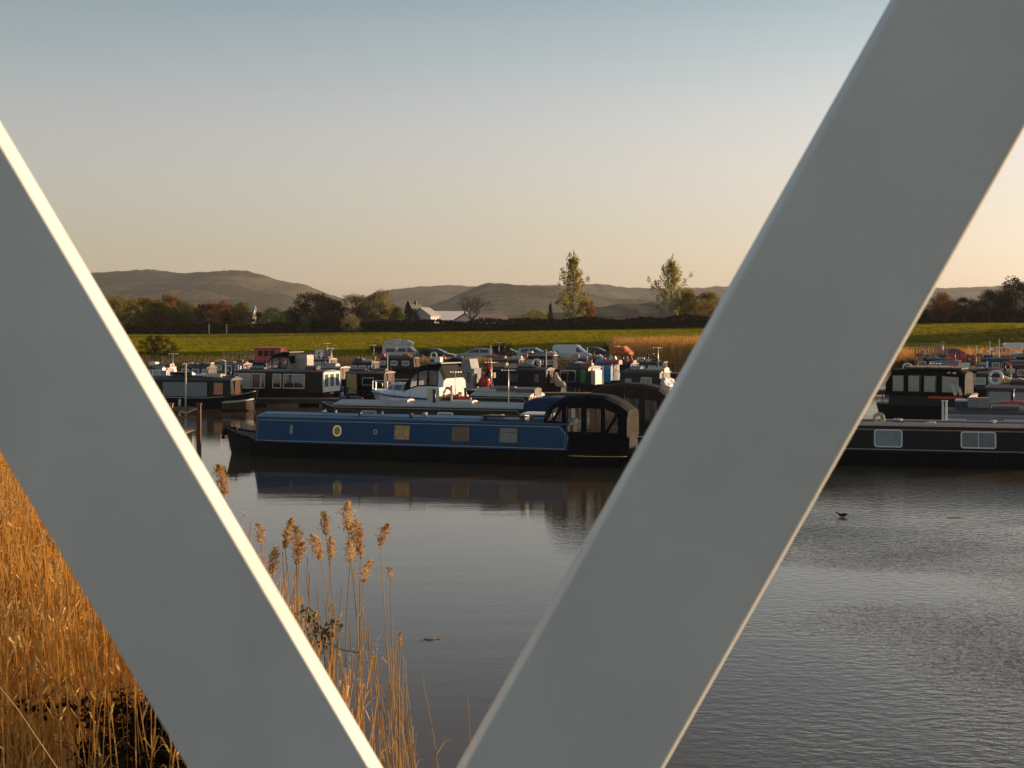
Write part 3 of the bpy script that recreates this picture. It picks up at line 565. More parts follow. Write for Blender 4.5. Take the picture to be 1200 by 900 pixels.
# two pale gate posts in the left hedge
for i, (px, lab) in enumerate([(245, 'pale upright post in the left hedge, left one of two'), (265.5, 'pale upright post in the left hedge, right one of two')]):
    p = at(px, 392, 332); mb = MB(); mb.box(-.12, .12, -.12, .12, 0, 2.2); mb.box(-.16, .16, -.16, .16, 2.2, 2.3)
    o = mb.build('post', 'cream_paint', label=lab, cat='post'); o.location = (p.x, 332, ground(p.x, 332))

# farm buildings beyond the hedge
def house(name, label, px0, px1, ytop, ybot, Y, wallm, roofm, depth=9, eave=None, gable=True, chimney=False, wins=0, cat='building', rz=0):
    a = at(px0, ybot, Y); b_ = at(px1, ybot, Y); top = at(px0, ytop, Y).z; g = ground(a.x, Y) - .3; L_ = (b_.x - a.x) / math.cos(rz)
    t = thing(name, label, cat, ((a.x + b_.x) / 2, Y, g), rz); H_ = top - g; e = H_ * (eave or 0.55)
    mb = MB(); 
    if gable: mb.add([(-L_/2, 0, 0), (L_/2, 0, 0), (L_/2, depth, 0), (-L_/2, depth, 0), (-L_/2, 0, e), (L_/2, 0, e), (L_/2, depth, e), (-L_/2, depth, e), (-L_/2, depth/2, H_ - .12), (L_/2, depth/2, H_ - .12)], [(0, 1, 5, 4), (1, 2, 6, 9, 5), (2, 3, 7, 6), (3, 0, 4, 8, 7), (4, 5, 9, 8), (6, 7, 8, 9)])
    mb.build('wall', wallm, t)
    rf = MB(); o_ = .35
    for s0, s1 in ((-o_, depth / 2), (depth + o_, depth / 2)):
        z0 = e - o_ * (H_ - e) / (depth / 2) ; rf.add([(-L_/2 - o_, s0, z0), (L_/2 + o_, s0, z0), (L_/2 + o_, s1, H_), (-L_/2 - o_, s1, H_), (-L_/2 - o_, s0, z0 + .18), (L_/2 + o_, s0, z0 + .18), (L_/2 + o_, s1, H_ + .18), (-L_/2 - o_, s1, H_ + .18)], [(0, 1, 2, 3), (4, 5, 6, 7), (0, 1, 5, 4), (1, 2, 6, 5), (3, 0, 4, 7)])
    r_ = rf.build('roof', roofm, t)
    if chimney:
        c = MB(); c.box(-.3, .3, depth * .45, depth * .55, H_ - .8, H_ + .9); c.build('chimney', wallm, r_)
    for k in range(wins):
        x = -L_/2 + L_ * (k + .5) / wins; wb = MB(); wb.box(x - .7, x + .7, -.06, .0, e * .35, e * .75); wb.build('window', 'glass_dark', t)
    return t
house('farm_building', 'long low white farm building with a pale roof, behind the bare oak', 509, 562, 365, 378, 372, 'barn_wall', 'barn_wall', 14, 0.55, wins=7, rz=rad(38))
house('farm_building', 'white barn wing to the right of the bare oak with a pinkish roof', 560, 602, 368, 380, 368, 'barn_wall', 'roof_pink', 11, 0.6, wins=3, rz=rad(38))
house('cottage', 'small white gable-ended house at the left end of the farm buildings', 505, 514, 361, 380, 360, 'barn_wall', 'barn_roof', 6, 0.7, rz=rad(60))
house('shed', 'dark pointed shed with a steep roof left of the white gable', 494, 505, 357, 378, 362, 'slate_dark', 'slate_dark', 6, 0.35, chimney=True, rz=rad(70))
house('cottage', 'small white house between the rusty trees on the left', 291.5, 295.5, 358.5, 372, 380, 'barn_wall', 'barn_roof', 6, 0.7)
house('cottage', 'distant little pink-roofed house near the right tall golden tree', 738, 748, 363, 372, 430, 'barn_wall', 'roof_pink', 6, 0.5)
# ------------------------------------------------------------------ footbridge with its lattice of steel diagonals
def rounded_rect(wd, dp, r, n=5, rneg=None):
    pts = []; q = r if rneg is None else rneg
    for cx, cy, a0, r in ((wd / 2 - r, dp / 2 - r, 0, r), (-wd / 2 + q, dp / 2 - q, 90, q), (-wd / 2 + q, -dp / 2 + q, 180, q), (wd / 2 - r, -dp / 2 + r, 270, r)):
        for k in range(n + 1):
            a = rad(a0 + 90 * k / n); pts.append((cx + r * math.cos(a), cy + r * math.sin(a)))
    return pts
def hollow_section(mb, a, b, wd, dp, r=0.005, rneg=None):
    a = Vector(a); b = Vector(b); d = (b - a).normalized(); side = d.cross(Vector((0, 1, 0))).normalized()
    rings = [[tuple(p + side * u + Vector((0, 1, 0)) * v) for u, v in rounded_rect(wd, dp, r, 5, rneg)] for p in (a, b)]
    n = len(rings[0]); base = len(mb.v); mb.loft(rings, caps=False, smooth=True)
    mb.add(rings[0], [tuple(range(n))[::-1]]); mb.add(rings[1], [tuple(range(n))])
YB = 2.0; DP = 0.075; S = F / YB
bridge = thing('footbridge', 'grey steel footbridge whose two thick sloping girder bars cross the view in a wide V', 'bridge', (0, YB, 3.3))
def bxz(px, py): return Vector(((px - 600) / S, 0, EYE - 3.3 - (py - HOR) / S))
def diag(p_lo, p_hi, wpx, zlo, zhi, rr_=(.005, .005)):
    a = bxz(*p_lo); b = bxz(*p_hi); d = (b - a).normalized()
    a2 = a + d * ((zlo - .16 - a.z) / d.z); b2 = a + d * ((zhi + .1 - a.z) / d.z)
    mb = MB(); off = Vector((0, DP / 2, 0)); hollow_section(mb, a2 + off, b2 + off, wpx / S, DP, *rr_); return mb.build('girder_bar', 'steel_paint', bridge, fix=False)
ZLO, ZHI = 0.80, 3.0      # heights above the deck of the chords' centres
# left: edges at 410 and 593 px from the vanishing point; right: 206 and 414
dl = Vector((450, 760)).normalized(); nl = Vector((-dl.y, dl.x))        # image space, pointing lower left
cl = Vector((600, 380)) + nl * 501
diag((cl + dl * 300), (cl - dl * 300), 184, ZLO, ZHI)
dr = Vector((-462, 817)).normalized(); nr = Vector((dr.y, -dr.x))
cr_ = Vector((600, 380)) + nr * 310
diag((cr_ + dr * 300), (cr_ - dr * 300), 208, ZLO, ZHI, (.005, .016))
step = (ZHI - ZLO) / math.tan(rad(60)); v0 = -0.06
for k in range(-6, 8):
    if k in (0, -1): continue
    xa = v0 + k * step; up = (k % 2 == 0)
    a = (xa, DP / 2, ZLO if up else ZHI); b = (xa + step, DP / 2, ZHI if up else ZLO)
    if k > 0: a = (a[0] + .12, a[1], a[2]); b = (b[0] + .12, b[1], b[2])
    mb = MB(); hollow_section(mb, a, b, 0.235, DP); mb.build('girder_bar', 'steel_paint', bridge, fix=False)
for z in (ZLO, ZHI):
    mb = MB(); hollow_section(mb, (-9, DP / 2, z), (11, DP / 2, z), 0.14, 0.115, 0.012); mb.build('chord', 'steel_paint', bridge, fix=False)
for y in (-3.1,):        # second lattice behind the viewer
    for z in (ZLO - .1, 1.15): 
        mb = MB(); hollow_section(mb, (-9, y, z), (11, y, z), 0.12, 0.1, 0.012); mb.build('chord', 'steel_paint', bridge, fix=False)
dk = MB()
for k in range(20):
    y0 = -3.0 + k * .15; dk.box(-9, 11, y0, y0 + .142, -.06, 0)
d_ = dk.build('deck_boards', 'deck_boards', bridge); d_['kind'] = 'stuff'
fb = MB()
for k in range(9): fb.bar((-8.5 + k * 2.4, -3.1, -.16), (-8.5 + k * 2.4, .06, -.16), .1, .18)
for y in (.06, -3.1):
    for k in range(9): fb.bar((-8.5 + k * 2.4, y, -.16), (-8.5 + k * 2.4, y, .72), .07)
fb.build('floor_frame', 'steel_paint', bridge)

# ------------------------------------------------------------------ reeds in the foreground
def stalk(mb, base, tip, r0, r1, rnd, bend=0.06, leaves=3, ln=0.4, m=0, seg=4):
    base = Vector(base); tip = Vector(tip); d = tip - base; side = Vector((rnd.gauss(0, 1), rnd.gauss(0, 1), 0)) * bend * d.length
    pts = [base + d * t + side * math.sin(math.pi * t * .9) for t in [i / seg for i in range(seg + 1)]]
    mb.tube(pts, [r0 + (r1 - r0) * i / seg for i in range(seg + 1)], 3, m, cap=False)
    for k in range(leaves):
        t = rnd.uniform(.15, .85); i = int(t * seg); p = pts[i].lerp(pts[min(i + 1, seg)], t * seg - i); a = rnd.uniform(0, 6.28)
        u = Vector((math.cos(a), math.sin(a), rnd.uniform(.9, 2.2))).normalized(); wv = u.cross(Vector((0, 0, 1))).normalized() * .011; l2 = ln * rnd.uniform(.5, 1.2)
        q = p + u * l2 * .6; e = q + Vector((u.x, u.y, u.z - .9)) * l2 * .45; o = len(mb.v)
        mb.v += [tuple(p - wv), tuple(p + wv), tuple(q + wv * .8), tuple(q - wv * .8), tuple(e)]; mb.f += [(o, o + 1, o + 2, o + 3), (o + 3, o + 2, o + 4)]; mb.mi += [m, m]; mb.smooth += [False] * 2
    return pts
def plume(mb, p, d, ln, rad_, rnd, n=70, m=0):
    d = Vector(d).normalized(); droop = Vector((rnd.uniform(-.6, .6), rnd.uniform(-.3, .3), -.25))
    for _ in range(n):
        t = rnd.random(); c = Vector(p) + d * ln * t + droop * ln * .35 * t * t
        w_ = rad_ * (math.sin(math.pi * (0.12 + .8 * t)) ** .8); off = Vector((rnd.gauss(0, 1), rnd.gauss(0, 1), rnd.gauss(0, .5))) * w_ * .55
        u = (d * 1.0 + off.normalized() * .7 + droop * t).normalized() * ln * rnd.uniform(.07, .16); v = u.cross(Vector((rnd.gauss(0, 1), rnd.gauss(0, 1), rnd.gauss(0, 1)))).normalized() * .0065
        c = c + off; o = len(mb.v); mb.v += [tuple(c - u * .5), tuple(c + v), tuple(c + u * .5), tuple(c - v)]; mb.f.append((o, o + 1, o + 2, o + 3)); mb.mi.append(m); mb.smooth.append(False)
def reed(label, hx, hy, Y, lean, headlen=0.22, hr=0.05, rnd=None, hx2=None, leaves=2, group=None):
    p = at(hx, hy, Y); by = Y + rnd.uniform(-.4, .2); base = Vector((p.x + lean, by, -.15))
    t = thing('reed', label, 'reed', base, group=group)
    hd = Vector((hx2 if hx2 is not None else rnd.uniform(-.15, .15), rnd.uniform(-.1, .1), 1)).normalized()
    tip = p - hd * headlen * .5 if headlen else p
    mb = MB(); pts = stalk(mb, (0, 0, 0), tip - base, .0085, .0045, rnd, .035, leaves, .3, seg=7); mb.build('stem', 'reed_stem', t, fix=False)
    if headlen:
        hb = MB(); plume(hb, pts[-1], hd, headlen, hr, rnd, int(260 * headlen / .2)); hb.build('seed_head', 'reed_head', t, fix=False)
    return t
rr = random.Random(21)
HEADS = [(309, 624, 13.8, .45, .16, .05, 'reed with a small double seed head, nearest the left girder edge'),
 (337, 622, 13.6, .42, .26, .045, 'reed with a slim rusty seed head leaning right, second group from the left girder'),
 (321, 655, 13.3, .38, .22, .05, 'short reed with a pale seed head right beside the left girder'),
 (358, 632, 13.5, .45, .25, .075, 'reed with a broad ragged seed head, left one of the big pair'),
 (369, 640, 13.7, .40, .22, .06, 'reed with a broad drooping seed head just right of the ragged one'),
 (353, 647, 13.4, .42, .18, .05, 'reed with a dark seed head below the ragged pair'),
 (382, 612, 13.6, .35, .20, .045, 'reed with a pale upright seed head standing alone between two clumps'),
 (407, 603, 13.6, .20, .24, .07, 'tallest reed, its broad seed head topping the clump'),
 (413, 624, 13.5, .18, .22, .06, 'reed with a fluffy head directly below the tallest one'),
 (421, 634, 13.7, .06, .28, .045, 'reed with a rust-red slanting head right of the tallest one'),
 (415, 645, 13.4, .12, .18, .05, 'reed with a small pale head lowest under the tallest one'),
 (396, 640, 13.9, .30, .20, .035, 'reed with a thin sparse seed head left of the tallest one'),
 (449, 625, 13.7, .25, .20, .045, 'reed with a single stout upright head standing out to the right over open water'),
 (433, 668, 13.2, .10, .18, .05, 'reed with a comb-like hooked head lower right of the tallest one'),
 (458, 671, 13.4, .12, .10, .035, 'reed with a tiny dark head farthest right over the water'),
 (470, 748, 12.8, .08, .12, .018, 'short reed with a thin head low down on the right'),
 (263, 560, 15.5, .30, .30, .065, 'reed whose rust-orange head peeks past the bright girder edge')]
for hx, hy, Y, lean, hl, hr, lab in HEADS: reed(lab, hx, hy, Y, lean, hl * 1.2, hr * .95, rr)
for k in range(64):
    q = rr.random(); hx = 330 + 165 * q; hy = 660 + 150 * q ** 1.5 + rr.uniform(-25, 70)
    reed('thin bare reed stem in the loose clump at the water edge', hx, hy, rr.uniform(12.6, 14.0), rr.uniform(-.12, .38), 0, 0, rr, leaves=rr.choice((0, 0, 1, 2)), group='bare reed stems at the water edge')
for k, (hx, hy) in enumerate([(545, 815), (297, 610)]):
    reed(['single bare reed stem standing apart in the water near the V', 'thin dark reed stem crossing the pale water by the girder'][k], hx, hy, 12.9, rr.uniform(-.1, .1), 0, 0, rr, leaves=0)

# the dense reed bed on the bank, lower left
def reed_bed(name, label, area_fn, n, hgt, seed, leafm='reed_gold', heads=0.25, r=.006, leaves=3, ln=.45, hl=.2):
    rnd = random.Random(seed); mb = MB()
    for _ in range(n):
        x, y = area_fn(rnd); g = ground(x, y) if wet(x, y) < 0.6 else -.1; h = hgt * rnd.uniform(.72, 1.1)
        b = Vector((x, y, g)); tip = b + Vector((rnd.gauss(-.02, .10) * h, rnd.gauss(0, .10) * h, h))
        pts = stalk(mb, b, tip, r, r * .6, rnd, .03, leaves, ln, 0, seg=3)
        if rnd.random() < heads: plume(mb, pts[-1], (rnd.gauss(.1, .2), 0, 1), hl, hl * .2, rnd, 10, 1)
    o = mb.build(name, ['reed_gold', 'reed_head'], fix=False); o['kind'] = 'stuff'; o['label'] = label; return o
def bank_edge(y): return lerp_list([(8, -1.2), (13, -1.3), (20, -4.0), (27, -7.3), (36, -13)], y)
def bed(rnd):
    y = 11.4 + 23.5 * rnd.random() ** .8; e = bank_edge(y); lo = -0.40 * y - 1.5; return (min(e - abs(rnd.gauss(0, .25)), lo + (e - lo) * rnd.random() ** .9 if e > lo else e - 2 * rnd.random()), y)
reed_bed('reed_bed', 'dense golden dry reeds on the bank below the left girder', bed, 13500, 2.25, 31, r=.0068, leaves=2, ln=.32)
# dark brambles in front of the reeds
def bramble(label, x, y, w_, h, seed, n=9):
    rnd = random.Random(seed); t = thing('bramble', label, 'bush', (x, y, ground(x, y) - .05)); st = MB(); lf = MB()
    for k in range(n * 6):
        a = rnd.uniform(0, 6.28); rr_ = w_ * rnd.random(); b = Vector((math.cos(a) * rr_ * .4, math.sin(a) * rr_ * .4, 0)); c = Vector((math.cos(a) * rr_, math.sin(a) * rr_ * .6, h * rnd.uniform(.5, 1.0)))
        e = c + Vector((rnd.gauss(0, .3), rnd.gauss(0, .2), rnd.uniform(-.4, .1))); pts = [b, b.lerp(c, .55) + Vector((0, 0, h * .25)), c, e]
        st.tube(pts, [.009, .007, .005, .003], 3, cap=False)
        for q in range(7): leaf_cloud(lf, pts[1].lerp(e, rnd.random()), .09, 4, .06, rnd)
    st.build('stems', 'dark_timber', t, fix=False); lf.build('leaves', 'bramble_leaf', t, fix=False); return t
bramble('dark tangled bramble at the foot of the golden reeds by the girder edge', -3.25, 12.3, .75, 1.35, 3, 11)
bramble('dark bramble low beside the girder at the bottom of the frame', -2.8, 12.0, .55, .95, 5, 8)
iv = thing('ivy', 'small leafy creeper with pale seed clusters climbing the reed stems beside the girder', 'plant', at(377, 740, 13.2)); lf = MB()
for c in [(-.15, 0, .15), (-.08, 0, .05), (0, 0, 0), (.05, 0, -.12), (.1, 0, .03), (-.05, 0, -.08)]: leaf_cloud(lf, c, .10, 32, .05, rr)
lf.build('leaves', 'ivy_leaf', iv, fix=False)
sm = MB(); sm.tube([(-.15, 0, .2), (.02, 0, -.1), (.2, .02, -.18), (.35, 0, -.2)], .005, 4); sm.tube([(0, 0, 0), (.1, 0, -.9), (.15, 0, -2.8)], .006, 4); sm.build('stem', 'dark_timber', iv)
dt = MB(); a_ = at(-30, 770, 7.5); b_ = at(70, 905, 7.5); dt.tube([a_ - a_, (b_ - a_) * .5 + Vector((0, 0, .03)), b_ - a_, (b_ - a_) * 1.6], [.004, .004, .004, .004], 4)
o = dt.build('broken_reed', 'reed_stem', label='single pale broken stem slanting across the golden reeds, lower left', cat='reed'); o.location = a_

# far reeds and rough grass round the basin
def strip(x0, x1, ylo, yhi):
    def f(rnd):
        x = rnd.uniform(x0, x1); return (x, shore_y(x) + rnd.uniform(ylo, yhi))
    return f
reed_bed('reed_bed', 'tall bright golden reeds on the far bank left of the girder', strip(11, 40, -1, 14), 9000, 2.7, 41, r=.022, leaves=2, ln=.7, hl=.35, heads=.3)
reed_bed('bank_grass', 'rough russet grass along the left far bank', strip(-75, 11, -1.0, 4), 8000, .8, 43, r=.02, leaves=2, ln=.4, heads=.1)
reed_bed('bank_grass', 'rough grass and reed stems along the right far bank', strip(38, 100, 0, 14), 6000, 1.4, 44, r=.02, leaves=2, ln=.5, heads=.2)

# bits afloat
def flotsam(label, px, py, L_, seed):
    rnd = random.Random(seed); p = atz(px, py, 0); mb = MB(); mb.tube([(0, 0, .004), (L_ * .5, rnd.uniform(-.05, .05), .012), (L_, rnd.uniform(-.1, .1), .004)], [.012, .010, .006], 5)
    for k in range(6):
        x = rnd.uniform(0, L_); y = rnd.uniform(-.12, .12); a = rnd.uniform(0, 3); c, s_ = math.cos(a) * .05, math.sin(a) * .03
        mb.add([(x - c, y - s_, .008), (x + s_, y - c, .012), (x + c, y + s_, .008), (x - s_, y + c, .006)], [(0, 1, 2, 3)])
    o = mb.build('floating_reed_debris', 'reed_stem', label=label, cat='debris', fix=False); o.location = p; o.rotation_euler.z = rnd.uniform(-.4, .4)
flotsam('scrap of pale reed floating right of the reed clump', 497, 749, .2, 1)
flotsam('small leafy scrap floating near the right frame edge below the black boat', 1110, 607, .5, 3)
# ------------------------------------------------------------------ narrowboats
def vinyl():
    m = mat('clear_vinyl', (0.22, 0.19, 0.15), rough=0.12, spec=0.8); m.node_tree.nodes['Principled BSDF'].inputs['Alpha'].default_value = 0.4
vinyl()
def rrect(w_, h, r, n=4):
    return [(x, z) for x, z in rounded_rect(w_, h, r, n)]
def ring_part(mb, w_, h, t, r, y0, y1, m=None, n=4):
    """rounded frame in the x-z plane between y0 (front) and y1"""
    o = rrect(w_, h, r, n); i = rrect(w_ - 2 * t, h - 2 * t, max(.004, r - t * .6), n); k = len(o)
    v = [(x, y0, z) for x, z in o] + [(x, y0, z) for x, z in i] + [(x, y1, z) for x, z in o] + [(x, y1, z) for x, z in i]; f = []
    for a in range(k):
        b = (a + 1) % k; f += [(a, b, k + b, k + a), (a, 2 * k + a, 2 * k + b, b), (k + a, k + b, 3 * k + b, 3 * k + a)]
    mb.add(v, f, m)
def window(par, Mx, w_, h, frame='aluminium', pane='glass_dark', t=.035, r=.05, bar=False, round_=False, hopper=False, drape=None):
    fr = MB(); fr.M = Mx; pn = MB(); pn.M = Mx
    if round_:
        fr.torus((0, -.012, 0), w_ / 2 - t * .4, t * .6, 'y', 18, 6, sx=1.0); fo = fr.build('porthole', frame, par)
        pn.cyl((0, -.003, 0), w_ / 2 - t * .6, .012, 'y', 18); pn.build('pane', pane, fo)
    else:
        ring_part(fr, w_, h, t, r, -.022, .0)
        if bar: fr.box(-.012, .012, -.02, -.001, -h / 2 + t, h / 2 - t)
        if hopper: fr.box(-w_ / 2 + t, w_ / 2 - t, -.02, -.001, h * .18, h * .18 + .02)
        fo = fr.build('window', frame, par)
        pn.box(-w_ / 2 + t * .8, w_ / 2 - t * .8, -.010, -.002, -h / 2 + t * .8, h / 2 - t * .8); pn.build('pane', pane, fo)
        if drape:
            for s in (-1, 1): dm = MB(); dm.M = Mx; dm.box(s * (w_ / 2 - t) - .025, s * (w_ / 2 - t) + .025, -.013, -.0105, -h / 2 + t, h / 2 - t); dm.build('curtain', drape, fo)
    return fo
def hull_fns(L, zg, bow=.42, beam=1.04):
    def b(x):
        f = lerp_list([(0, .04), (.25, .25), (.6, .48), (1.1, .72), (1.8, .92), (2.6, 1.01), (3.2, 1.0 * beam / 1.0)], x)
        a = lerp_list([(L - 1.3, beam), (L - .7, .97), (L - .3, .82), (L - .08, .55), (L, .3)], x); return min(f, a, beam)
    def z(x): return zg + bow * lerp_list([(0, 1), (.5, .68), (1.1, .38), (1.8, .16), (2.8, 0)], x) + .08 * lerp_list([(L - 2, 0), (L, 1)], x)
    return b, z
class Boat: pass
def narrowboat(label, pa, pb, bow='L', hull='black_hull', side='black_side', roof='roof_grey', line='coachline', zg=.52, zt=1.45, camber=.12, c0=1.6, c1=None,
               windows=(), hood=None, detail=2, rail=True, trim='brown_hull', name='narrowboat', group='boats moored in the basin', L=None, cat='boat', mush=3, chimney=None, lines=True, doors='varnish', bowrise=.42, wz=None, fender=True, end_panel=None, beam=1.04):
    """pa, pb: (px, Y) of the near side's left and right ends"""
    A = at(pa[0], 0, pa[1]); B = at(pb[0], 0, pb[1]); A.z = B.z = 0; u = (B - A).normalized(); nrm = Vector((-u.y, u.x, 0)); L = (B - A).length
    if nrm.y < 0: nrm = -nrm
    o = (A if bow == 'L' else B) + nrm * beam; rz = math.atan2(u.y, u.x) + (0 if bow == 'L' else math.pi)
    t = thing(name, label, cat, o, rz, group)
    bt = Boat(); bt.t = t; bt.L = L; bt.zt = zt; bt.camber = camber; bt.o = o; bt.rz = rz; bt.s = -1 if bow == 'L' else 1; bt.zg = zg
    def sx(px):   # photograph column -> distance from the bow along the near side
        dx = (px - 600) / F; den = u.x - u.y * dx; tt = (A.y * dx - A.x) / den; return tt if bow == 'L' else L - tt
    c1 = L - 1.7 if c1 is None else c1
    c0, c1 = [sx(c) if c > 60 else c for c in (c0, c1)]
    bt.sx = sx; bt.c0 = c0; bt.c1 = c1
    bf, zf = hull_fns(L, zg, bowrise, beam)
    st = sorted(set([0, .12, .3, .6, 1.0, 1.5, 2.1, 2.8, 4] + [4 + (L - 5.5) * k / 4 for k in range(5)] + [L - 1.3, L - .9, L - .5, L - .2, L]))
    rings = []
    for x in st:
        b, z = bf(x), zf(x); rk = .28 * (1 - min(1, x / 1.2)); rs = .35 * max(0, 1 - (L - x) / .8)
        pts = [(x, -b, z), (x + rk * .2, -b * .995, z - .12), (x + rk * .5 - rs * .3, -b * .98, z * .5), (x + rk - rs, -b * .95, 0), (x + rk * 1.3 - rs * 1.6, -b * .85, -.45)]
        rings.append(pts + [(p[0], -p[1], p[2]) for p in pts[::-1]])
    hb = MB(); hb.loft(rings, smooth=False); h = hb.build('hull', hull, t)
    if detail >= 1:
        for s in (-1, 1):
            rb = MB(); rb.tube([(x, s * (bf(x) + .012), zf(x) - .03) for x in st[1:-1]], .022, 5); rb.build('rubbing_strake', trim if detail < 2 else hull, t)
    if detail >= 2 and fender:
        fd = MB(); fd.ball((-.06, 0, zf(0) - .16), .13, (1.0, .9, 1.2)); fd.ball((-.10, 0, zf(0) - .36), .09); fd.build('bow_fender', 'rubber', t)
        cl_ = MB(); cl_.cyl((.45, 0, zf(.45) + .06), .035, .14); cl_.cyl((.45, 0, zf(.45) + .14), .06, .03); cl_.build('mooring_dolly', 'dark_metal', t)
        wl = MB(); wl.tube([(x, -bf(x) * 1.0 - .0, zf(x) + .03) for x in (.1, .35, .7, 1.1, 1.5)], .03, 5); wl.tube([(x, bf(x), zf(x) + .03) for x in (.1, .35, .7, 1.1, 1.5)], .03, 5); wl.build('bow_rail', hull, t)
    yb, yt = beam - .11, beam - .22
    def wy(z): return yb + (yt - yb) * (z - zg) / (zt - zg)
    cb = MB(); fx = .10
    sec = lambda x, f=0: [(x + f * 0, -yb, zg - .02), (x + f, -yt, zt), (x + f, yt, zt), (x, yb, zg - .02)]
    cb.loft([sec(c0, fx), sec(c1, -.03)]); cb.build('cabin', side, t, bevel=.02 if detail >= 2 else 0)
    rf = MB(); prof = [(-1.0, -.03), (-1.0, .02), (-.8, .055), (-.4, .095), (0, camber), (.4, .095), (.8, .055), (1.0, .02), (1.0, -.03)]
    ry = yt + .035
    rf.loft([[(x, a * ry, zt + (c * camber / .12 if c > 0 else c)) for a, c in prof] for x in (c0 + .03, c1 + .05)], smooth=False); r_ = rf.build('roof', roof, t); bt.roof = r_
    if rail and detail >= 1:
        for s in (-1, 1):
            rl = MB(); rl.tube([(c0 + .3, s * (ry - .10), zt + .10), (c1 - .3, s * (ry - .10), zt + .10)], .016, 5)
            for k in range(7): x = c0 + .3 + (c1 - c0 - .6) * k / 6; rl.bar((x, s * (ry - .10), zt), (x, s * (ry - .10), zt + .1), .02)
            rl.build('handrail', roof if detail < 2 else side, r_)
    tilt = math.atan2(yb - yt, zt - zg)
    def wallM(s, x, z):
        return Matrix.Translation((x, s * wy(z), z)) @ (Matrix.Rotation(0 if s < 0 else math.pi, 4, 'Z')) @ Matrix.Rotation(-tilt, 4, 'X')
    bt.wallM = wallM
    if lines:
        for s in (-1, 1):
            ln = MB(); e = .02
            cut = .22
            for (xa, za, xb, zb) in ((c0 + .16, zt - .10, c1 - cut - .1, zt - .10), (c0 + .10, zg + .06, c1 - .1, zg + .06), (c0 + .13, zt - .10, c0 + .10, zg + .06), (c1 - .1, zt - .10 - cut, c1 - .1, zg + .06), (c1 - cut - .1, zt - .10, c1 - .1, zt - .10 - cut)):
                ln.bar((xa, s * (wy(za) + .004), za), (xb, s * (wy(zb) + .004), zb), .012, .028)
            ln.build('coach_line', line, t)
    z0 = wz or (zg + zt) / 2 + .02
    for wd in windows:
        px, w_, h, fr, pn = wd[:5]; kw = wd[5] if len(wd) > 5 else {}
        x = sx(px)
        for s in (-1, 1):
            if s != bt.s and detail < 2: continue
            window(t, wallM(s, x, z0 + kw.get('dz', 0)), w_, h, fr, pn, bar=kw.get('bar', False), round_=kw.get('round', False), hopper=kw.get('hopper', False), t=kw.get('t', .035), r=kw.get('r', .05), drape=kw.get('drape'))
    # doors at both ends
    for xd, sgn in ((c0 + .02, -1), (c1 + .0, 1)):
        db = MB(); db.box(xd - .02 if sgn < 0 else xd, xd if sgn < 0 else xd + .025, -.34, -.01, zg - .1, zt - .06); db.box(xd - .02 if sgn < 0 else xd, xd if sgn < 0 else xd + .025, .01, .34, zg - .1, zt - .06); db.build('door', end_panel or doors, t)
    if detail >= 1:
        for k in range(mush):
            mv = MB(); x = c0 + (c1 - c0) * (k + .6) / mush; mv.cyl((x, 0, zt + camber + .03), .05, .08, n=10); mv.tube([(x, 0, zt + camber + .06), (x, 0, zt + camber + .085), (x, 0, zt + camber + .11)], [.10, .09, .03], 10); mv.build('mushroom_vent', 'white_paint', r_)
    if chimney is not None:
        ch = MB(); x = sx(chimney); ch.cyl((x, bt.s * .45, zt + camber + .2), .07, .42, n=10, r2=.065); ch.torus((x, bt.s * .45, zt + camber + .40), .07, .012, 'z', 10, 4); ch.build('chimney', 'dark_metal', r_)
    if detail < 2:      # fittings that differ from boat to boat
        q = random.Random(label); n_ = q.choice((1, 2, 2, 3))
        for k in range(n_):
            x = c0 + (c1 - c0) * (k + q.uniform(.25, .75)) / n_; hb_ = MB(); w2, l2, h2 = q.uniform(.22, .4), q.uniform(.3, .6), q.uniform(.1, .26)
            hb_.add([(x - l2, -w2, zt), (x + l2, -w2, zt), (x + l2, w2, zt), (x - l2, w2, zt), (x - l2, -w2, zt + camber + h2 * .6), (x + l2, -w2, zt + camber + h2 * .6), (x + l2, w2, zt + camber + h2 * .6), (x - l2, w2, zt + camber + h2 * .6), (x - l2, 0, zt + camber + h2), (x + l2, 0, zt + camber + h2)], [(0, 1, 5, 4), (2, 3, 7, 6), (1, 2, 6, 9, 5), (3, 0, 4, 8, 7), (4, 5, 9, 8), (6, 7, 8, 9)])
            hb_.build('roof_hatch', q.choice((side, roof, 'red_paint', 'cream_paint', 'varnish', 'dark_metal')), r_)
        x = c0 + (c1 - c0) * q.uniform(.1, .9); y_ = q.uniform(-.5, .5)
        if q.random() < .7: fl = MB(); fl.cyl((x, y_, zt + .35), .07, .6, n=8); fl.cyl((x, y_, zt + .66), .10, .04, n=8); fl.build('chimney', 'dark_metal', r_)
        if q.random() < .2: am = MB(); x = c0 + (c1 - c0) * q.uniform(.1, .9); am.cyl((x, .3, zt + .8), .018, 1.5, n=5); am.bar((x - .3, .3, zt + 1.5), (x + .3, .3, zt + 1.5), .02); [am.bar((x + d, .12, zt + 1.5), (x + d, .48, zt + 1.5), .014) for d in (-.25, -.1, .05, .2)]; am.build('aerial', 'aluminium', r_)
        for k in range(q.choice((0, 1, 2, 2))):
            x = L * q.uniform(.2, .85); fe = MB(); s = bt.s; fe.tube([(x, s * (beam + .09), .12), (x, s * (beam + .10), .17), (x, s * (beam + .10), .50), (x, s * (beam + .09), .55)], [.02, .08, .08, .02], 7); fe.tube([(x, s * (beam + .09), .55), (x, s * (beam - .05), zg + .02)], .012, 4); fe.build('fender', q.choice(('rubber', 'white_paint', 'blue_stripe')), t)
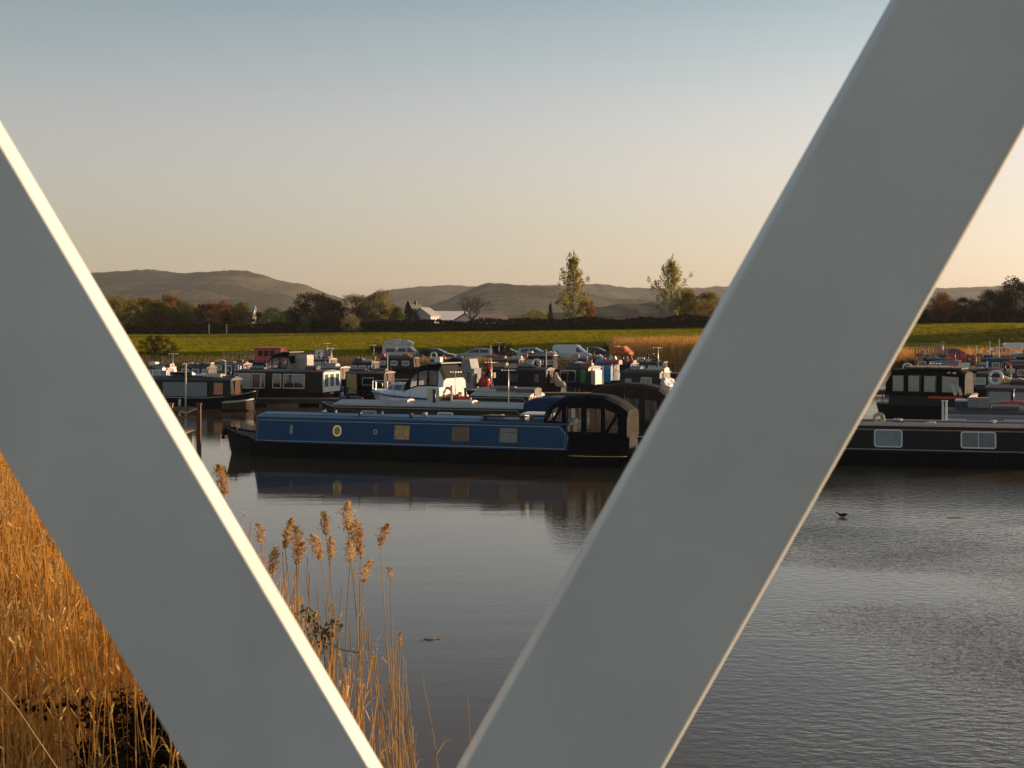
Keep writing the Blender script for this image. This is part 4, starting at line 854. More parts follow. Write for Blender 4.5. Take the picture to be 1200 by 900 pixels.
        if q.random() < .5:
            for s in (-1, 1): gl_ = MB(); gl_.tube([(x, s * (bf(x) + .01), zf(x) + .0) for x in st[1:-1]], .03, 4); gl_.build('gunwale_line', q.choice(('cream_line', 'red_paint', 'coachline')), t)
    # stern: tiller and rudder post
    tl = MB(); tl.tube([(L - .25, 0, zf(L) - .1), (L - .22, 0, zf(L) + .55), (L - .45, 0, zf(L) + .72), (L - 1.2, 0, zf(L) + .70)], .022, 6); tl.build('tiller', 'brass' if detail > 1 else 'dark_metal', t)
    if hood:
        hood = dict(hood)
        for k in ('x0', 'x1'):
            if hood[k] > 60: hood[k] = sx(hood[k])
        if hood['x0'] > hood['x1']: hood['x0'], hood['x1'] = hood['x1'], hood['x0']
        dz = hood.pop('dodger', None)
        if dz:
            dg = MB(); xs_ = [max(c1, hood['x0']) + .02, L - 1.3, L - .9, L - .5, L - .15]; ww = [min(bf(x) * .985, .95) for x in xs_]
            path = [(x, -w_) for x, w_ in zip(xs_, ww)] + [(x, w_) for x, w_ in list(zip(xs_, ww))[::-1]]
            dg.loft([[(x * 1.0, y, zf(x) - .04) for x, y in path], [(x, y * .96, dz) for x, y in path]], closed=False, caps=False)
            d_o = dg.build('side_screen', hood.get('canvas'), t); so_ = d_o.modifiers.new('solid', 'SOLIDIFY'); so_.thickness = .02
        pram_hood(bt, bf, zf, **hood)
    bt.bf = bf; bt.zf = zf; return bt
def pram_hood(bt, bf, zf, x0, x1, top, base, canvas='black_canvas', wins=((1, 2), (3, 4)), stations=None, glass='clear_vinyl', wid=.9, endwin=True, wl=.28, wh=.80, straps=()):
    """canvas canopy on hoops; stations: (fraction along, height fraction); wins: cells with clear panels"""
    t = bt.t; stn = stations or [(0, .80), (.12, .92), (.35, 1.0), (.65, 1.0), (.88, .93), (1.0, .80)]
    h = top - base; base0 = base
    def sec(fr, hf, base=base):
        x = x0 + (x1 - x0) * fr; H_ = hf * h - (base - base0)
        half = [(-wid, 0), (-wid, H_ * wl), (-wid * .965, H_ * wh), (-wid * .86, H_ * .92), (-wid * .55, H_ * .985), (0, H_)]
        full = half + [(-a, c) for a, c in half[-2::-1]]
        return [Vector((x, a, base + c)) for a, c in full]
    S_ = [sec(*q) for q in stn]; cv = MB(); n = len(S_[0]); fr = 0
    hood_o = None; panes = []
    for i in range(len(S_) - 1):
        for k in range(n - 1):
            q = [S_[i][k], S_[i + 1][k], S_[i + 1][k + 1], S_[i][k + 1]]
            if i in wins and k in (1, n - 3):
                c = sum(q, Vector()) / 4; f_ = .86; inn = [c + (p - c) * f_ for p in q]
                for a in range(4):
                    b = (a + 1) % 4; cv.add([q[a], q[b], inn[b], inn[a]], [(0, 1, 2, 3)])
                panes.append(inn)
            else: cv.add(q, [(0, 1, 2, 3)])
    for end in (0, -1):
        e = S_[end]; q = e[:]; c = Vector((e[0].x, 0, base + h * stn[end][1] * .52))
        if endwin:
            inn = [c + (p - c) * .80 for p in q]
            for a in range(len(q) - 1): cv.add([q[a], q[a + 1], inn[a + 1], inn[a]], [(0, 1, 2, 3)])
            cv.add([q[0], q[-1], inn[-1], inn[0]], [(0, 1, 2, 3)]); panes.append(inn)
        else: cv.add(q, [tuple(range(len(q)))])
    ho = cv.build('canopy', canvas, t)
    sol = ho.modifiers.new('solid', 'SOLIDIFY'); sol.thickness = .012
    for inn in panes:
        pb = MB(); pb.add(inn, [tuple(range(len(inn)))]); pb.build('window', glass, ho, fix=False)
    hp = MB()
    for S1 in S_[1:-1:2]: hp.tube([p - Vector((0, 0, .02)) for p in S1[1:-1]], .012, 5)
    hp.build('hoops', 'aluminium', ho)
    for (i0, k0, i1, k1) in straps:
        sb = MB(); a, b = S_[i0][k0], S_[i1][k1]; y = Vector((0, -.012 if a.y < 0 else .012, 0)); sb.bar(a + y, b + y, .10, .012, up=(0, 1, 0)); sb.build('strap', canvas, ho)
    bt.hood = ho
def world(bt, x, y, z): return Matrix.Translation(bt.o) @ Matrix.Rotation(bt.rz, 4, 'Z') @ Vector((x, y, z))

# ---- clutter that stands on the boats (each its own thing)
def put(mb, name, mats, bt, x, y, z, label, cat, group=None, rz=0, bevel=0, parts=()):
    p = world(bt, x, y, z)
    if not parts:
        o = mb.build(name, mats, bevel=bevel, label=label, cat=cat, group=group); o.location = p; o.rotation_euler = (0, 0, bt.rz + rz); return o
    t = thing(name, label, cat, p, bt.rz + rz, group); mb.build(parts[0][0], mats, t, bevel=bevel)
    for nm, m2, mt in parts[1:]: m2.build(nm, mt, t)
    return t
def rooftop(bt, y=0): return bt.zt + bt.camber * (1 - abs(y) * .9) + .02
def pole_on(bt, px0, px1, y, label, m='timber', r=.03, dz=.10, name='boat_pole'):
    a, b = sorted((bt.sx(px0), bt.sx(px1))); mb = MB(); mb.tube([(0, 0, 0), (b - a, 0, 0)], r, 6)
    for q in (.15, .85): mb.box((b - a) * q - .04, (b - a) * q + .04, -.08, .08, -dz, -r * .5)
    return put(mb, name, m, bt, a, y, rooftop(bt, y) + dz - .01, label, 'pole')
def plank_on(bt, px0, px1, y, label, m='timber'):
    a, b = sorted((bt.sx(px0), bt.sx(px1))); mb = MB(); mb.box(0, b - a, -.14, .14, 0, .04); 
    for q in (.1, .9): mb.box((b - a) * q - .03, (b - a) * q + .03, -.16, .16, -.08, 0)
    return put(mb, 'gangplank', m, bt, a, y, rooftop(bt, y) + .07, label, 'plank')
def solar_on(bt, px, y, label, w_=1.2, d=.6, tilt=.25):
    fr = MB(); fr.M = Matrix.Rotation(tilt, 4, 'X'); fr.box(-w_/2, w_/2, -d/2, d/2, .10, .135); fr.box(-w_/2, -w_/2 + .03, -d/2, d/2, -.04, .10); fr.box(w_/2 - .03, w_/2, -d/2, d/2, -.04, .10)
    ce = MB(); ce.M = fr.M; ce.box(-w_/2 + .03, w_/2 - .03, -d/2 + .03, d/2 - .03, .135, .139)
    return put(fr, 'solar_panel', 'aluminium', bt, bt.sx(px), y, rooftop(bt, y) + .04, label, 'solar panel', parts=[('frame',), ('cells', ce, 'solar')])
def crate_on(bt, px, y, label, w_=.5, h=.3, m='timber', z=None, name='crate', cat='crate'):
    mb = MB(); d = w_ * .6
    for k in range(3):
        z0 = h * k / 3; mb.box(-w_/2, w_/2, -d/2, -d/2 + .02, z0, z0 + h / 3 - .02); mb.box(-w_/2, w_/2, d/2 - .02, d/2, z0, z0 + h / 3 - .02); mb.box(-w_/2, -w_/2 + .02, -d/2, d/2, z0, z0 + h / 3 - .02); mb.box(w_/2 - .02, w_/2, -d/2, d/2, z0, z0 + h / 3 - .02)
    mb.box(-w_/2, w_/2, -d/2, d/2, 0, .02)
    return put(mb, name, m, bt, bt.sx(px), y, rooftop(bt, y) if z is None else z, label, cat)
def chest_on(bt, px, y, label, w_=.8, h=.4, d=.5, m='white_paint', z=None, name='storage_box', cat='box', lid=None):
    mb = MB(); mb.box(-w_/2, w_/2, -d/2, d/2, 0, h * .8, tx=-.01); l2 = MB(); l2.box(-w_/2 - .02, w_/2 + .02, -d/2 - .02, d/2 + .02, h * .8, h, tx=.03, ty=.03)
    return put(mb, name, m, bt, bt.sx(px), y, rooftop(bt, y) if z is None else z, label, cat, parts=[('body',), ('lid', l2, lid or m)])
def pot_on(bt, px, y, label, m='terracotta', leaf='plant_leaf', h=.25, z=None):
    mb = MB(); mb.tube([(0, 0, 0), (0, 0, h)], [h * .32, h * .48], 10); mb.torus((0, 0, h), h * .48, .02, 'z', 10, 4); lf = MB(); rnd = random.Random(int(px * 7)); leaf_cloud(lf, (0, 0, h * 1.7), h * .9, 70, .09, rnd)
    return put(mb, 'plant_pot', m, bt, bt.sx(px), y, rooftop(bt, y) if z is None else z, label, 'plant', parts=[('pot',), ('plant', lf, leaf)])
def ring_on(bt, px, y, label, m='life_ring', z=None, up=True, r=.28):
    mb = MB(); mb.torus((0, 0, r if up else .06), r, .07, 'y' if up else 'z', 16, 6)
    return put(mb, 'life_ring', m, bt, bt.sx(px), y, rooftop(bt, y) if z is None else z, label, 'life ring')
def bundle_on(bt, px, y, label, m='grey_canvas', w_=1.0, h=.35, z=None, name='tarpaulin_bundle', seed=1, cat='bundle', d=.5):
    """something lumpy under a creased sheet"""
    rnd = random.Random(seed); rings = []; n = 14; k_ = 10; humps = [(rnd.uniform(-.8, .8), rnd.uniform(.35, 1.0)) for _ in range(4)]
    for i in range(k_ + 1):
        f = -1 + 2 * i / k_; e = (1 - abs(f) ** 4) ** .5 * .9 + .08; top = max(hh * math.exp(-((f - c) / .38) ** 2) for c, hh in humps) * .6 + .4
        ring = []
        for q in range(n):
            a = 2 * math.pi * q / n; c_, s_ = math.cos(a), math.sin(a); sq = 1 / max(abs(c_), abs(s_)) ** .6
            nz = 1 + .28 * noise.noise(Vector((f * 3 + seed, c_ * 2.2, s_ * 2.2))) + rnd.uniform(-.05, .05)
            ring.append((w_ / 2 * f + rnd.uniform(-.02, .02), d * .5 * e * c_ * sq * nz, max(0, h * .42 * (1 + s_ * sq * nz) * top * e if s_ > 0 else h * .2 * (1 + s_))))
        rings.append(ring)
    mb = MB(); mb.loft(rings, smooth=False); return put(mb, name, m, bt, bt.sx(px), y, rooftop(bt, y) if z is None else z, label, cat)
def bike_on(bt, px, y, label, m='dark_metal', z=None, rz=0.1):
    fr = MB(); wl = 1.02; a = (0, 0, .33); b = (wl, 0, .33); s_ = (.38, 0, .82); hd = (.82, 0, .80); bb = (.42, 0, .30)
    for p, q in ((a, s_), (a, bb), (bb, s_), (bb, hd), (s_, hd), (hd, b), (hd, (.78, 0, .98))): fr.tube([p, q], .016, 5)
    hb = MB(); hb.tube([(.74, -.25, .98), (.80, 0, 1.0), (.74, .25, .98)], .012, 5); sd_ = MB(); sd_.box(.26, .50, -.06, .06, .86, .90, tx=.02)
    w1 = MB(); w1.torus(a, .32, .022, 'y', 18, 5); w1.torus(b, .32, .022, 'y', 18, 5)
    for c in (a, b):
        for k in range(8):
            an = k * math.pi / 4; w1.bar(c, (c[0] + .31 * math.cos(an), 0, c[2] + .31 * math.sin(an)), .006)
    return put(fr, 'bicycle', m, bt, bt.sx(px), y, rooftop(bt, y) if z is None else z, label, 'bicycle', rz=rz, parts=[('frame',), ('wheels', w1, 'rubber'), ('handlebar', hb, 'aluminium'), ('saddle', sd_, 'rubber')])

# ======== the blue boat
blue = narrowboat('long blue narrowboat with white coach lines and a black pram hood, lying across the middle', (248, 53.2), (739, 48.0), 'L', 'black_hull', 'blue_side', 'blue_roof', zg=.55, zt=1.46, camber=.14, c0=296, c1=664,
    windows=[(339, .20, .42, 'blue_side', 'glass_dark', {'r': .09, 't': .03}), (393, .34, .40, 'brass', 'gold_pane', {'r': .15, 't': .05}), (438, .17, .17, 'aluminium', 'blue_side', {'round': True}),
             (469, .66, .56, 'dark_metal', 'gold_pane', {}), (538, .68, .56, 'dark_metal', 'curtain_brown', {'drape': 'tan_canvas'}), (594, .72, .56, 'dark_metal', 'glass_grey', {'hopper': True})], detail=2,
    hood=dict(x0=636, x1=733, wid=.84, top=2.50, base=1.06, dodger=1.10, canvas='navy_canvas', stations=[(0, .56, 1.50), (.10, .80, 1.50), (.22, .94, 1.42), (.27, .96, 1.06), (.46, 1.0), (.50, 1.0), (.70, .97), (.74, .95), (.90, .80), (1.0, .64)], wins=(0, 1, 3, 5, 7), straps=((0, 1, 1, 2), (1, 1, 2, 2), (7, 1, 8, 2)), wl=.06, wh=.72))
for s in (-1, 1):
    bb = MB(); L_ = blue.L; bb.tube([(x, s * (blue.bf(x) + .02), .40) for x in (L_ - 2.2, L_ - 1.3, L_ - .9, L_ - .5, L_ - .2)], .022, 6); bb.build('rubbing_strake', 'brass', blue.t)  # brass colour paints in the sunlit stern stretch of the strake
pole_on(blue, 400, 486, -.35, 'long dark boat pole lying on brackets along the blue roof', 'dark_metal', .02, .14)
pole_on(blue, 363, 442, .25, 'second dark pole on the blue roof, further left and behind', 'dark_metal', .018, .14)
plank_on(blue, 556, 610, -.4, 'pair of dark gangplanks racked on the blue roof near the hood', 'dark_timber')
bundle_on(blue, 570, 0, 'small rolled tan canvas on the blue roof beside the gangplank', 'tan_canvas', .7, .12, seed=4, d=.2)
solar_on(blue, 622, -.1, 'dark solar panel flat on the blue roof just before the hood', 1.1, .8, .05)
crate_on(blue, 648, -.35, 'low wooden crate on the blue roof at the front of the hood', .4, .18, z=1.5)

# ======== the black boat on the right
black = narrowboat('long black narrowboat with two white framed windows right of the girder', (862, 50.3), (1262, 47.4), 'R', 'black_hull', 'black_side', 'roof_slate', line='coachline', zg=.52, zt=1.36, camber=.13, c0=1236, c1=905,
    windows=[(1041, .95, .62, 'white_paint', 'glass_teal', {'t': .045, 'r': .09}), (1147, 1.15, .58, 'white_paint', 'glass_grey', {'t': .045, 'r': .09, 'bar': True}), (940, .95, .60, 'white_paint', 'glass_teal', {'t': .045, 'r': .09})], detail=2)
# pale gutter rail and maroon band along the roof edge
for s in (-1, 1):
    gm = MB(); gm.box(black.c0 + .03, black.c1, s * .86 - .035, s * .86 + .035, black.zt + .035, black.zt + .15); gm.build('roof_edge', 'edge_pink', black.roof)
    gm = MB(); gm.box(black.c0 + .03, black.c1, s * .845 - .02, s * .845 + .02, black.zt - .07, black.zt + .028); gm.build('roof_band', 'maroon_side', black.roof)
ring_on(black, 1030, .5, 'small white coiled rope ring at the left of the black boat roof', 'rope', r=.16)
bundle_on(black, 1052, .6, 'black chain looped over the pale roof edge of the black boat', 'rubber', .5, .16, seed=9, d=.12)
bundle_on(black, 1091, .3, 'small white folded cloth on the black boat roof', 'white_paint', .38, .09, seed=3, d=.16)
for k, (px, lab) in enumerate([(1105, 'thin white upright post behind the black boat roof, left one of a close pair'), (1109, 'thin white upright post behind the black boat roof, right one of a close pair')]):
    mb = MB(); mb.cyl((0, 0, 1.2), .035, 2.9); mb.cyl((0, 0, 2.67), .05, .05); o = mb.build('mooring_post', 'white_paint', label=lab, cat='post'); o.location = at(px, 0, 52.5); o.location.z = -.6
bird = thing('duck', 'dark duck with its head down on the water below the black boat', 'bird', atz(987, 606, 0)); mb = MB()
mb.loft([[(x, r_ * math.cos(a), .05 + z + r_ * .7 * math.sin(a)) for a in [2 * math.pi * k / 8 for k in range(8)]] for x, r_, z in ((-.24, .01, .10), (-.17, .05, .05), (-.08, .085, .02), (.04, .09, .02), (.12, .07, .05), (.16, .05, .085), (.19, .042, .12), (.22, .045, .125), (.25, .03, .115), (.27, .012, .105))], smooth=True)
mb.build('body', 'duck_feather', bird); bk = MB(); bk.box(.26, .31, -.014, .014, .105, .12); bk.build('beak', 'cream_paint', bird)
wg = MB(); 
for s in (-1, 1): wg.ball((-.05, s * .075, .10), .09, (1.3, .25, .5))
wg.build('wings', 'duck_feather', bird); bird.rotation_euler.z = 2.6; bird.scale = (.65, .65, .65)

# ======== boats lying just behind those two
greyroof = narrowboat('plain grey-roofed narrowboat with a blue canvas stern cover, directly behind the blue boat', (362, 60.5), (672, 56.5), 'L', 'black_hull', 'dark_brown_side', 'roof_bright', zg=.5, zt=1.50, camber=.15, c0=1.0, c1=612, windows=[(430, .7, .5, 'aluminium', 'glass_dark'), (520, .7, .5, 'aluminium', 'glass_dark')], detail=1, mush=0, rail=False,
    hood=dict(x0=612, x1=668, top=1.98, base=1.15, dodger=1.15, canvas='blue_canvas', stations=[(0, .75), (.15, .9), (.5, 1.0), (.85, .97), (1, .8)], wins=(), endwin=False))
second = narrowboat('pale-roofed narrowboat with a dark strip of side windows, second behind the blue boat', (528, 66), (640, 64), 'L', 'black_hull', 'black_side', 'roof_bright', zg=.6, zt=1.62, camber=.2, c0=.9, c1=618, windows=[(575, 2.2, .5, 'dark_metal', 'glass_dark')], detail=1, mush=0, rail=False)
chest_on(second, 606, -.3, 'small tan locker at the right end of the pale-roofed boat', 1.0, .35, m='tan_canvas', z=1.35)
browny = narrowboat('narrowboat with a tall brown canvas canopy, just behind the black hood of the blue boat', (668, 55.5), (786, 54.2), 'L', 'black_hull', 'dark_brown_side', 'roof_slate', zg=.55, zt=1.5, c0=1.0, c1=690, windows=[], detail=1, mush=1,
    hood=dict(x0=690, x1=779, top=2.62, base=.95, dodger=.98, canvas='brown_canvas', stations=[(0, .82), (.12, .93), (.4, 1.0), (.46, 1.0), (.66, .98), (.72, .97), (.9, .9), (1.0, .76)], wins=(1, 3, 5), wl=.1, wh=.7))
chest_on(browny, 772, 0, 'white sunlit stern locker below the brown canopy', .45, .8, .9, 'cream_paint', z=.9)
behindblack = narrowboat('narrowboat with a slate-blue roof lying directly behind the black boat', (1062, 55), (1290, 53), 'L', 'black_hull', 'grey_side', 'roof_slate', zg=.5, zt=1.5, camber=.14, c0=1.3, c1=1250, windows=[(1120, .8, .5, 'white_paint', 'glass_dark'), (1190, .8, .5, 'white_paint', 'glass_dark')], detail=1, mush=1)
chest_on(behindblack, 1148, .3, 'pale grey box standing on the slate-blue roof behind the black boat', .8, .42, .6, 'grey_canvas')
chest_on(behindblack, 1130, .4, 'open grey framed box beside the pale box behind the black boat', .6, .35, .5, 'dark_metal', lid='aluminium')
bundle_on(behindblack, 1052, .0, 'white ring-handled gear bag at the bow behind the black boat', 'cream_paint', .5, .4, z=.95, seed=7)

# ======== the white cabin cruiser
def cruiser(label, pa, pb, bow='L', hull='gelcoat', stripe='blue_stripe', canopy='black_canvas', top=2.9, group='boats moored in the basin', cab='gelcoat', canopyside='gelcoat', beam=1.35, zg=1.05, name='cabin_cruiser', rack=True):
    A = at(pa[0], 0, pa[1]); B = at(pb[0], 0, pb[1]); A.z = B.z = 0; u = (B - A).normalized(); nrm = Vector((-u.y, u.x, 0)); L = (B - A).length
    if nrm.y < 0: nrm = -nrm
    o = (A if bow == 'L' else B) + nrm * beam; rz = math.atan2(u.y, u.x) + (0 if bow == 'L' else math.pi)
    t = thing(name, label, 'boat', o, rz, group); bt = Boat(); bt.t = t; bt.o = o; bt.rz = rz; bt.L = L; bt.zt = top; bt.camber = 0; bt.s = -1 if bow == 'L' else 1
    def sx(px):
        dx = (px - 600) / F; den = u.x - u.y * dx; tt = (A.y * dx - A.x) / den; return tt if bow == 'L' else L - tt
    bt.sx = sx
    def b(x): return beam * lerp_list([(0, .05), (.5, .42), (1.2, .72), (2.2, .93), (3.2, 1.0), (L, .95)], x)
    def z(x): return zg + .28 * lerp_list([(0, 1), (1.5, .55), (3.5, .1), (L, 0)], x)
    st = [0, .25, .6, 1.1, 1.7, 2.4, 3.4, L * .6, L * .8, L]
    rings = []
    for x in st:
        rk = .75 * max(0, 1 - x / 2.2); B_ = b(x)
        h = [(x, -B_ * .98, z(x)), (x, -B_, z(x) - .10), (x + rk * .25, -B_ * .96, z(x) * .6), (x + rk * .6, -B_ * .86, .22), (x + rk, -B_ * .72, -.05), (x + rk * 1.1, -.02, -.4)]
        rings.append(h + [(p[0], -p[1], p[2]) for p in h[::-1]])
    hb = MB(); hb.loft(rings, smooth=False); hb.build('hull', hull, t)
    for s in (-1, 1):
        sb = MB(); sb.tube([(x, s * (b(x) + .012), z(x) - .16) for x in st], .05, 4); sb.build('stripe', stripe, t)
        rl = MB(); pts = [(x, s * b(x) * .9, z(x) + .45) for x in (.1, .6, 1.2, 2.0, 2.8)]; rl.tube(pts, .014, 5)
        for p in pts: rl.bar(p, (p[0], p[1], p[2] - .46), .02)
        rl.build('bow_rail', 'aluminium', t)
    # forward trunk cabin with wrap-round windows
    x0, x1 = L * .17, L * .52; zc = z(2) + .0; cb = MB(); gl = []
    sec = [(x0, .30, .02), (x0 + .55, .62, .40), (x0 + 1.1, .82, .55), (x0 + 1.7, .92, .62), (x1, .98, .68)]
    R_ = [[(x, -w_ * beam, z(x) - .02), (x + .02, -w_ * beam * .98, z(x) + h * .25), (x + .06, -w_ * beam * .90, z(x) + h * .86), (x + .08, -w_ * beam * .74, z(x) + h), (x + .08, w_ * beam * .74, z(x) + h), (x + .06, w_ * beam * .90, z(x) + h * .86), (x + .02, w_ * beam * .98, z(x) + h * .25), (x, w_ * beam, z(x) - .02)] for x, w_, h in sec]
    cb.loft(R_); cb.build('cabin', cab, t)
    for i in (1, 2, 3):
        for k0, s in ((1, -1), (5, 1)):
            q = [Vector(R_[i][k0]), Vector(R_[i + 1][k0]), Vector(R_[i + 1][k0 + 1]), Vector(R_[i][k0 + 1])]; c = sum(q, Vector()) / 4
            wb = MB(); inn = [c + (p - c) * .84 + Vector((0, s * .015, 0)) for p in q]; wb.add(inn, [(0, 1, 2, 3)]); wb.build('window', 'glass_dark', t, fix=False)
    # cockpit hood: raked windscreen, side arch, canopy
    xa, xb = L * .50, L * .97; zb = z(L * .6); H_ = top - zb
    stn = [(xa, .30), (xa + .45, .62), (xa + .95, .93), (xa + 1.6, 1.0), (xb - .9, 1.0), (xb - .3, .97), (xb, .55)]
    def cs(x, hf): 
        h = H_ * hf; half = [(x, -beam * .96, zb - .02), (x, -beam * .93, zb + h * .3), (x, -beam * .86, zb + h * .86), (x, -beam * .66, zb + h)]; return [Vector(p) for p in half] + [Vector((p[0], -p[1], p[2])) for p in half[::-1]]
    S_ = [cs(*q) for q in stn]; cv = MB(); wn = []; cs2 = MB()
    for i in range(len(S_) - 1):
        for k in range(7):
            q = [S_[i][k], S_[i + 1][k], S_[i + 1][k + 1], S_[i][k + 1]]; tgt = cs2 if k in (0, 6) else cv
            if (k in (1, 5) and i in (1, 2, 3, 4)) or (k == 3 and i == 0) :
                c = sum(q, Vector()) / 4; inn = [c + (p - c) * .82 for p in q]
                for a in range(4): bb_ = (a + 1) % 4; cv.add([q[a], q[bb_], inn[bb_], inn[a]], [(0, 1, 2, 3)])
                wn.append(inn)
            elif k in (1, 5) and i == 5: cs2.add(q, [(0, 1, 2, 3)])
            else: tgt.add(q, [(0, 1, 2, 3)])
    e = S_[-1]; cs2.add(e, [tuple(range(len(e)))])
    ho = cv.build('canopy', canopy, t); cs2.build('cockpit_side', canopyside, t)
    for m_ in (ho,): sm_ = m_.modifiers.new('solid', 'SOLIDIFY'); sm_.thickness = .02
    for inn in wn: pb = MB(); pb.add(inn, [tuple(range(len(inn)))]); pb.build('window', 'clear_vinyl', ho, fix=False)
    tp = MB(); tp.box(xa + 1.0, xb - .2, -beam * .8, beam * .8, top + .03, top + .09); tp.build('hard_top', 'roof_slate', t)
    tr = MB(); tr.box(L - .02, L + .45, -beam * .8, beam * .8, .25, .34); tr.build('bathing_platform', hull, t)
    mt = MB(); mt.box(L + .1, L + .42, -.2, .2, .45, 1.25, tx=.05, ty=.04); mt.box(L + .18, L + .32, -.07, .07, -.3, .45); mt.build('outboard_motor', 'dark_metal', t)
    return bt
cru = cruiser('white cabin cruiser with a blue stripe and arched black canopy, moored behind the blue boat', (421, 78), (521, 75.5), 'L', top=2.75)
chest_on(cru, 499, 0, 'small white box on top of the cruiser canopy', .35, .28, .3, z=2.85)
for k, px in enumerate((445, 463, 481)):
    mb = MB(); mb.tube([(0, 0, -.28), (0, 0, -.22), (0, 0, .22), (0, 0, .28)], [.02, .09, .09, .02], 8); mb.tube([(0, 0, .28), (0, .06, .8)], .012, 4)
    put(mb, 'fender', 'rubber', cru, cru.sx(px), -1.47, .55, ['black fender on the cruiser side nearest the bow', 'black fender amidships on the cruiser', 'black fender on the cruiser side nearest the stern'][k], 'fender')

# ======== row at the left
nb = narrowboat
b1 = nb('grey-roofed narrowboat with a pale side panel and glowing orange window at the far left', (150, 83.5), (295, 82), 'R', 'black_hull', 'black_side', 'roof_slate', zg=.62, zt=1.66, camber=.16, c0=270, c1=165, windows=[(220, .8, .52, 'aluminium', 'glass_dark'), (254.5, .62, .74, 'dark_timber', 'orange_lit_pane')], detail=1, mush=1, lines=False)
gp = MB(); gp.box(b1.sx(242), b1.sx(190), .955, .975, .70, 1.52); gp.build('side_panel', 'grey_side', b1.t)
bundle_on(b1, 226, 0, 'white folded deck gear on the long grey roof at the far left', 'white_paint', 1.0, .22, seed=12)
bundle_on(b1, 238, .3, 'cream coiled rope on the long grey roof at the far left', 'rope', .7, .2, seed=13)
solar_on(b1, 205, -.2, 'glass-topped hatch panel at the left end of the long grey roof', 1.4, .9, .3)
b2 = nb('broad brown boat with cream framed windows, red curtains and a white sunlit end', (262, 88), (378, 86), 'L', 'brown_hull', 'black_side', 'roof_slate', line='cream_line', zg=.75, zt=2.0, camber=.12, c0=.6, c1=377, beam=1.35,
    windows=[(276, .45, .95, 'cream_paint', 'curtain_brown', {'t': .06}), (286, .95, .95, 'cream_paint', 'curtain_cream', {'t': .06}), (298, .85, .95, 'cream_paint', 'curtain_red', {'t': .06}), (306, .35, .95, 'cream_paint', 'glass_dark', {'t': .05}), (323, .6, .9, 'cream_paint', 'glass_dark', {'t': .06}), (343, 1.45, .9, 'cream_paint', 'glass_dark', {'t': .06, 'bar': True})], detail=1, mush=0, lines=False, end_panel='white_paint', cat='boat', wz=1.42)
ep = MB(); ep.box(b2.c1 - .02, b2.c1 + .06, -1.2, 1.2, .78, 1.98)
e_ = ep.build('end_wall', 'white_paint', b2.t)
for k in range(3): wb = MB(); y = -.8 + .8 * k; wb.box(b2.c1 + .06, b2.c1 + .075, y - .25, y + .25, 1.1, 1.85); wb.build('window', 'glass_teal', e_)
chest_on(b2, 355, 0, 'ochre locker on the stern of the broad brown boat', .8, .5, m='tan_canvas', z=.45)
dinghy_pts = None
def dinghy(label, px0, px1, Y, hull='dark_timber', trimm='cream_paint', h=.5, group='small open boats'):
    a = at(px0, 0, Y); b = at(px1, 0, Y); L = b.x - a.x; t = thing('dinghy', label, 'boat', (a.x, Y, 0), 0, group); rings = []
    for f in (0, .12, .3, .55, .8, 1.0):
        w_ = .62 * lerp_list([(0, .62), (.3, .95), (.6, 1.0), (.85, .6), (1, .05)], f); z = h + .18 * f * f
        rings.append([(L * f, -w_, z), (L * f, -w_ * .8, .1), (L * f, 0, -.1), (L * f, w_ * .8, .1), (L * f, w_, z)])
    mb = MB(); mb.loft(rings, closed=False, caps=False); mb.add(rings[0], [(0, 1, 2, 3, 4)]); o = mb.build('hull', hull, t); s_ = o.modifiers.new('solid', 'SOLIDIFY'); s_.thickness = .04
    g = MB()
    for k in (0, 4): g.tube([r[k] for r in rings], .035, 5)
    g.build('gunwale', trimm, t)
    for k, f in enumerate((.25, .6)): th = MB(); th.box(L * f - .12, L * f + .12, -.5, .5, h - .12, h - .08); th.build('thwart', 'pale_timber', t)
    return t
dinghy('dark open dinghy with a cream rim moored against the left row of boats', 262, 297, 80.5)
b3 = cruiser('dark wheelhouse cruiser with a domed black canopy and low white foredeck, behind the left row', (268, 108), (342, 106), 'L', hull='white_paint', stripe='black_canvas', canopy='black_canvas', top=2.75, cab='grey_side', canopyside='grey_canvas')
chest_on(b3, 346, 0, 'tall grey box with a cream front beside the domed black canopy', 1.0, 1.6, 1.0, 'curtain_cream', z=1.0)
nb('low dark narrowboat with a white flat roof board, behind the white-ended boat', (345, 112), (420, 110), 'L', 'black_hull', 'black_side', 'roof_pale', zg=.6, zt=1.5, detail=0, mush=0, lines=False, rail=False, windows=[(375, .8, .45, 'aluminium', 'glass_dark')])
b5 = nb('dark pinkish-roofed boat with a tan canvas end panel, left of the white cruiser', (372, 92), (452, 90.5), 'L', 'black_hull', 'black_side', 'roof_pink', zg=.65, zt=1.78, c0=402, c1=449, detail=1, mush=0, lines=False, windows=[(430, .8, .5, 'aluminium', 'glass_dark')])
tp_ = MB(); tp_.box(b5.sx(405.5), b5.sx(418), -1.02, -.99, .45, 1.72, tx=.04); tp_.build('canvas_panel', 'tan_canvas', b5.t)
nb('low dark narrowboat with open deck clutter in front of the white-ended boat', (366, 74), (440, 73), 'L', 'black_hull', 'dark_brown_side', 'roof_slate', zg=.45, zt=.95, camber=.08, detail=0, mush=0, lines=False, rail=False)
b7 = nb('short red-decked boat stern with orange and white gear, right of the cruiser', (498, 71.5), (560, 70), 'R', 'brown_hull', 'maroon_side', 'red_paint', zg=.5, zt=1.0, camber=.08, c0=540, c1=512, detail=1, mush=0, lines=False, rail=False)
ring_on(b7, 508, -.3, 'orange life ring on the red-decked stern right of the cruiser', z=1.1)
bundle_on(b7, 519, 0, 'orange canvas heap on the red-decked boat', 'orange_canvas', 1.0, .5, z=1.05, seed=22)
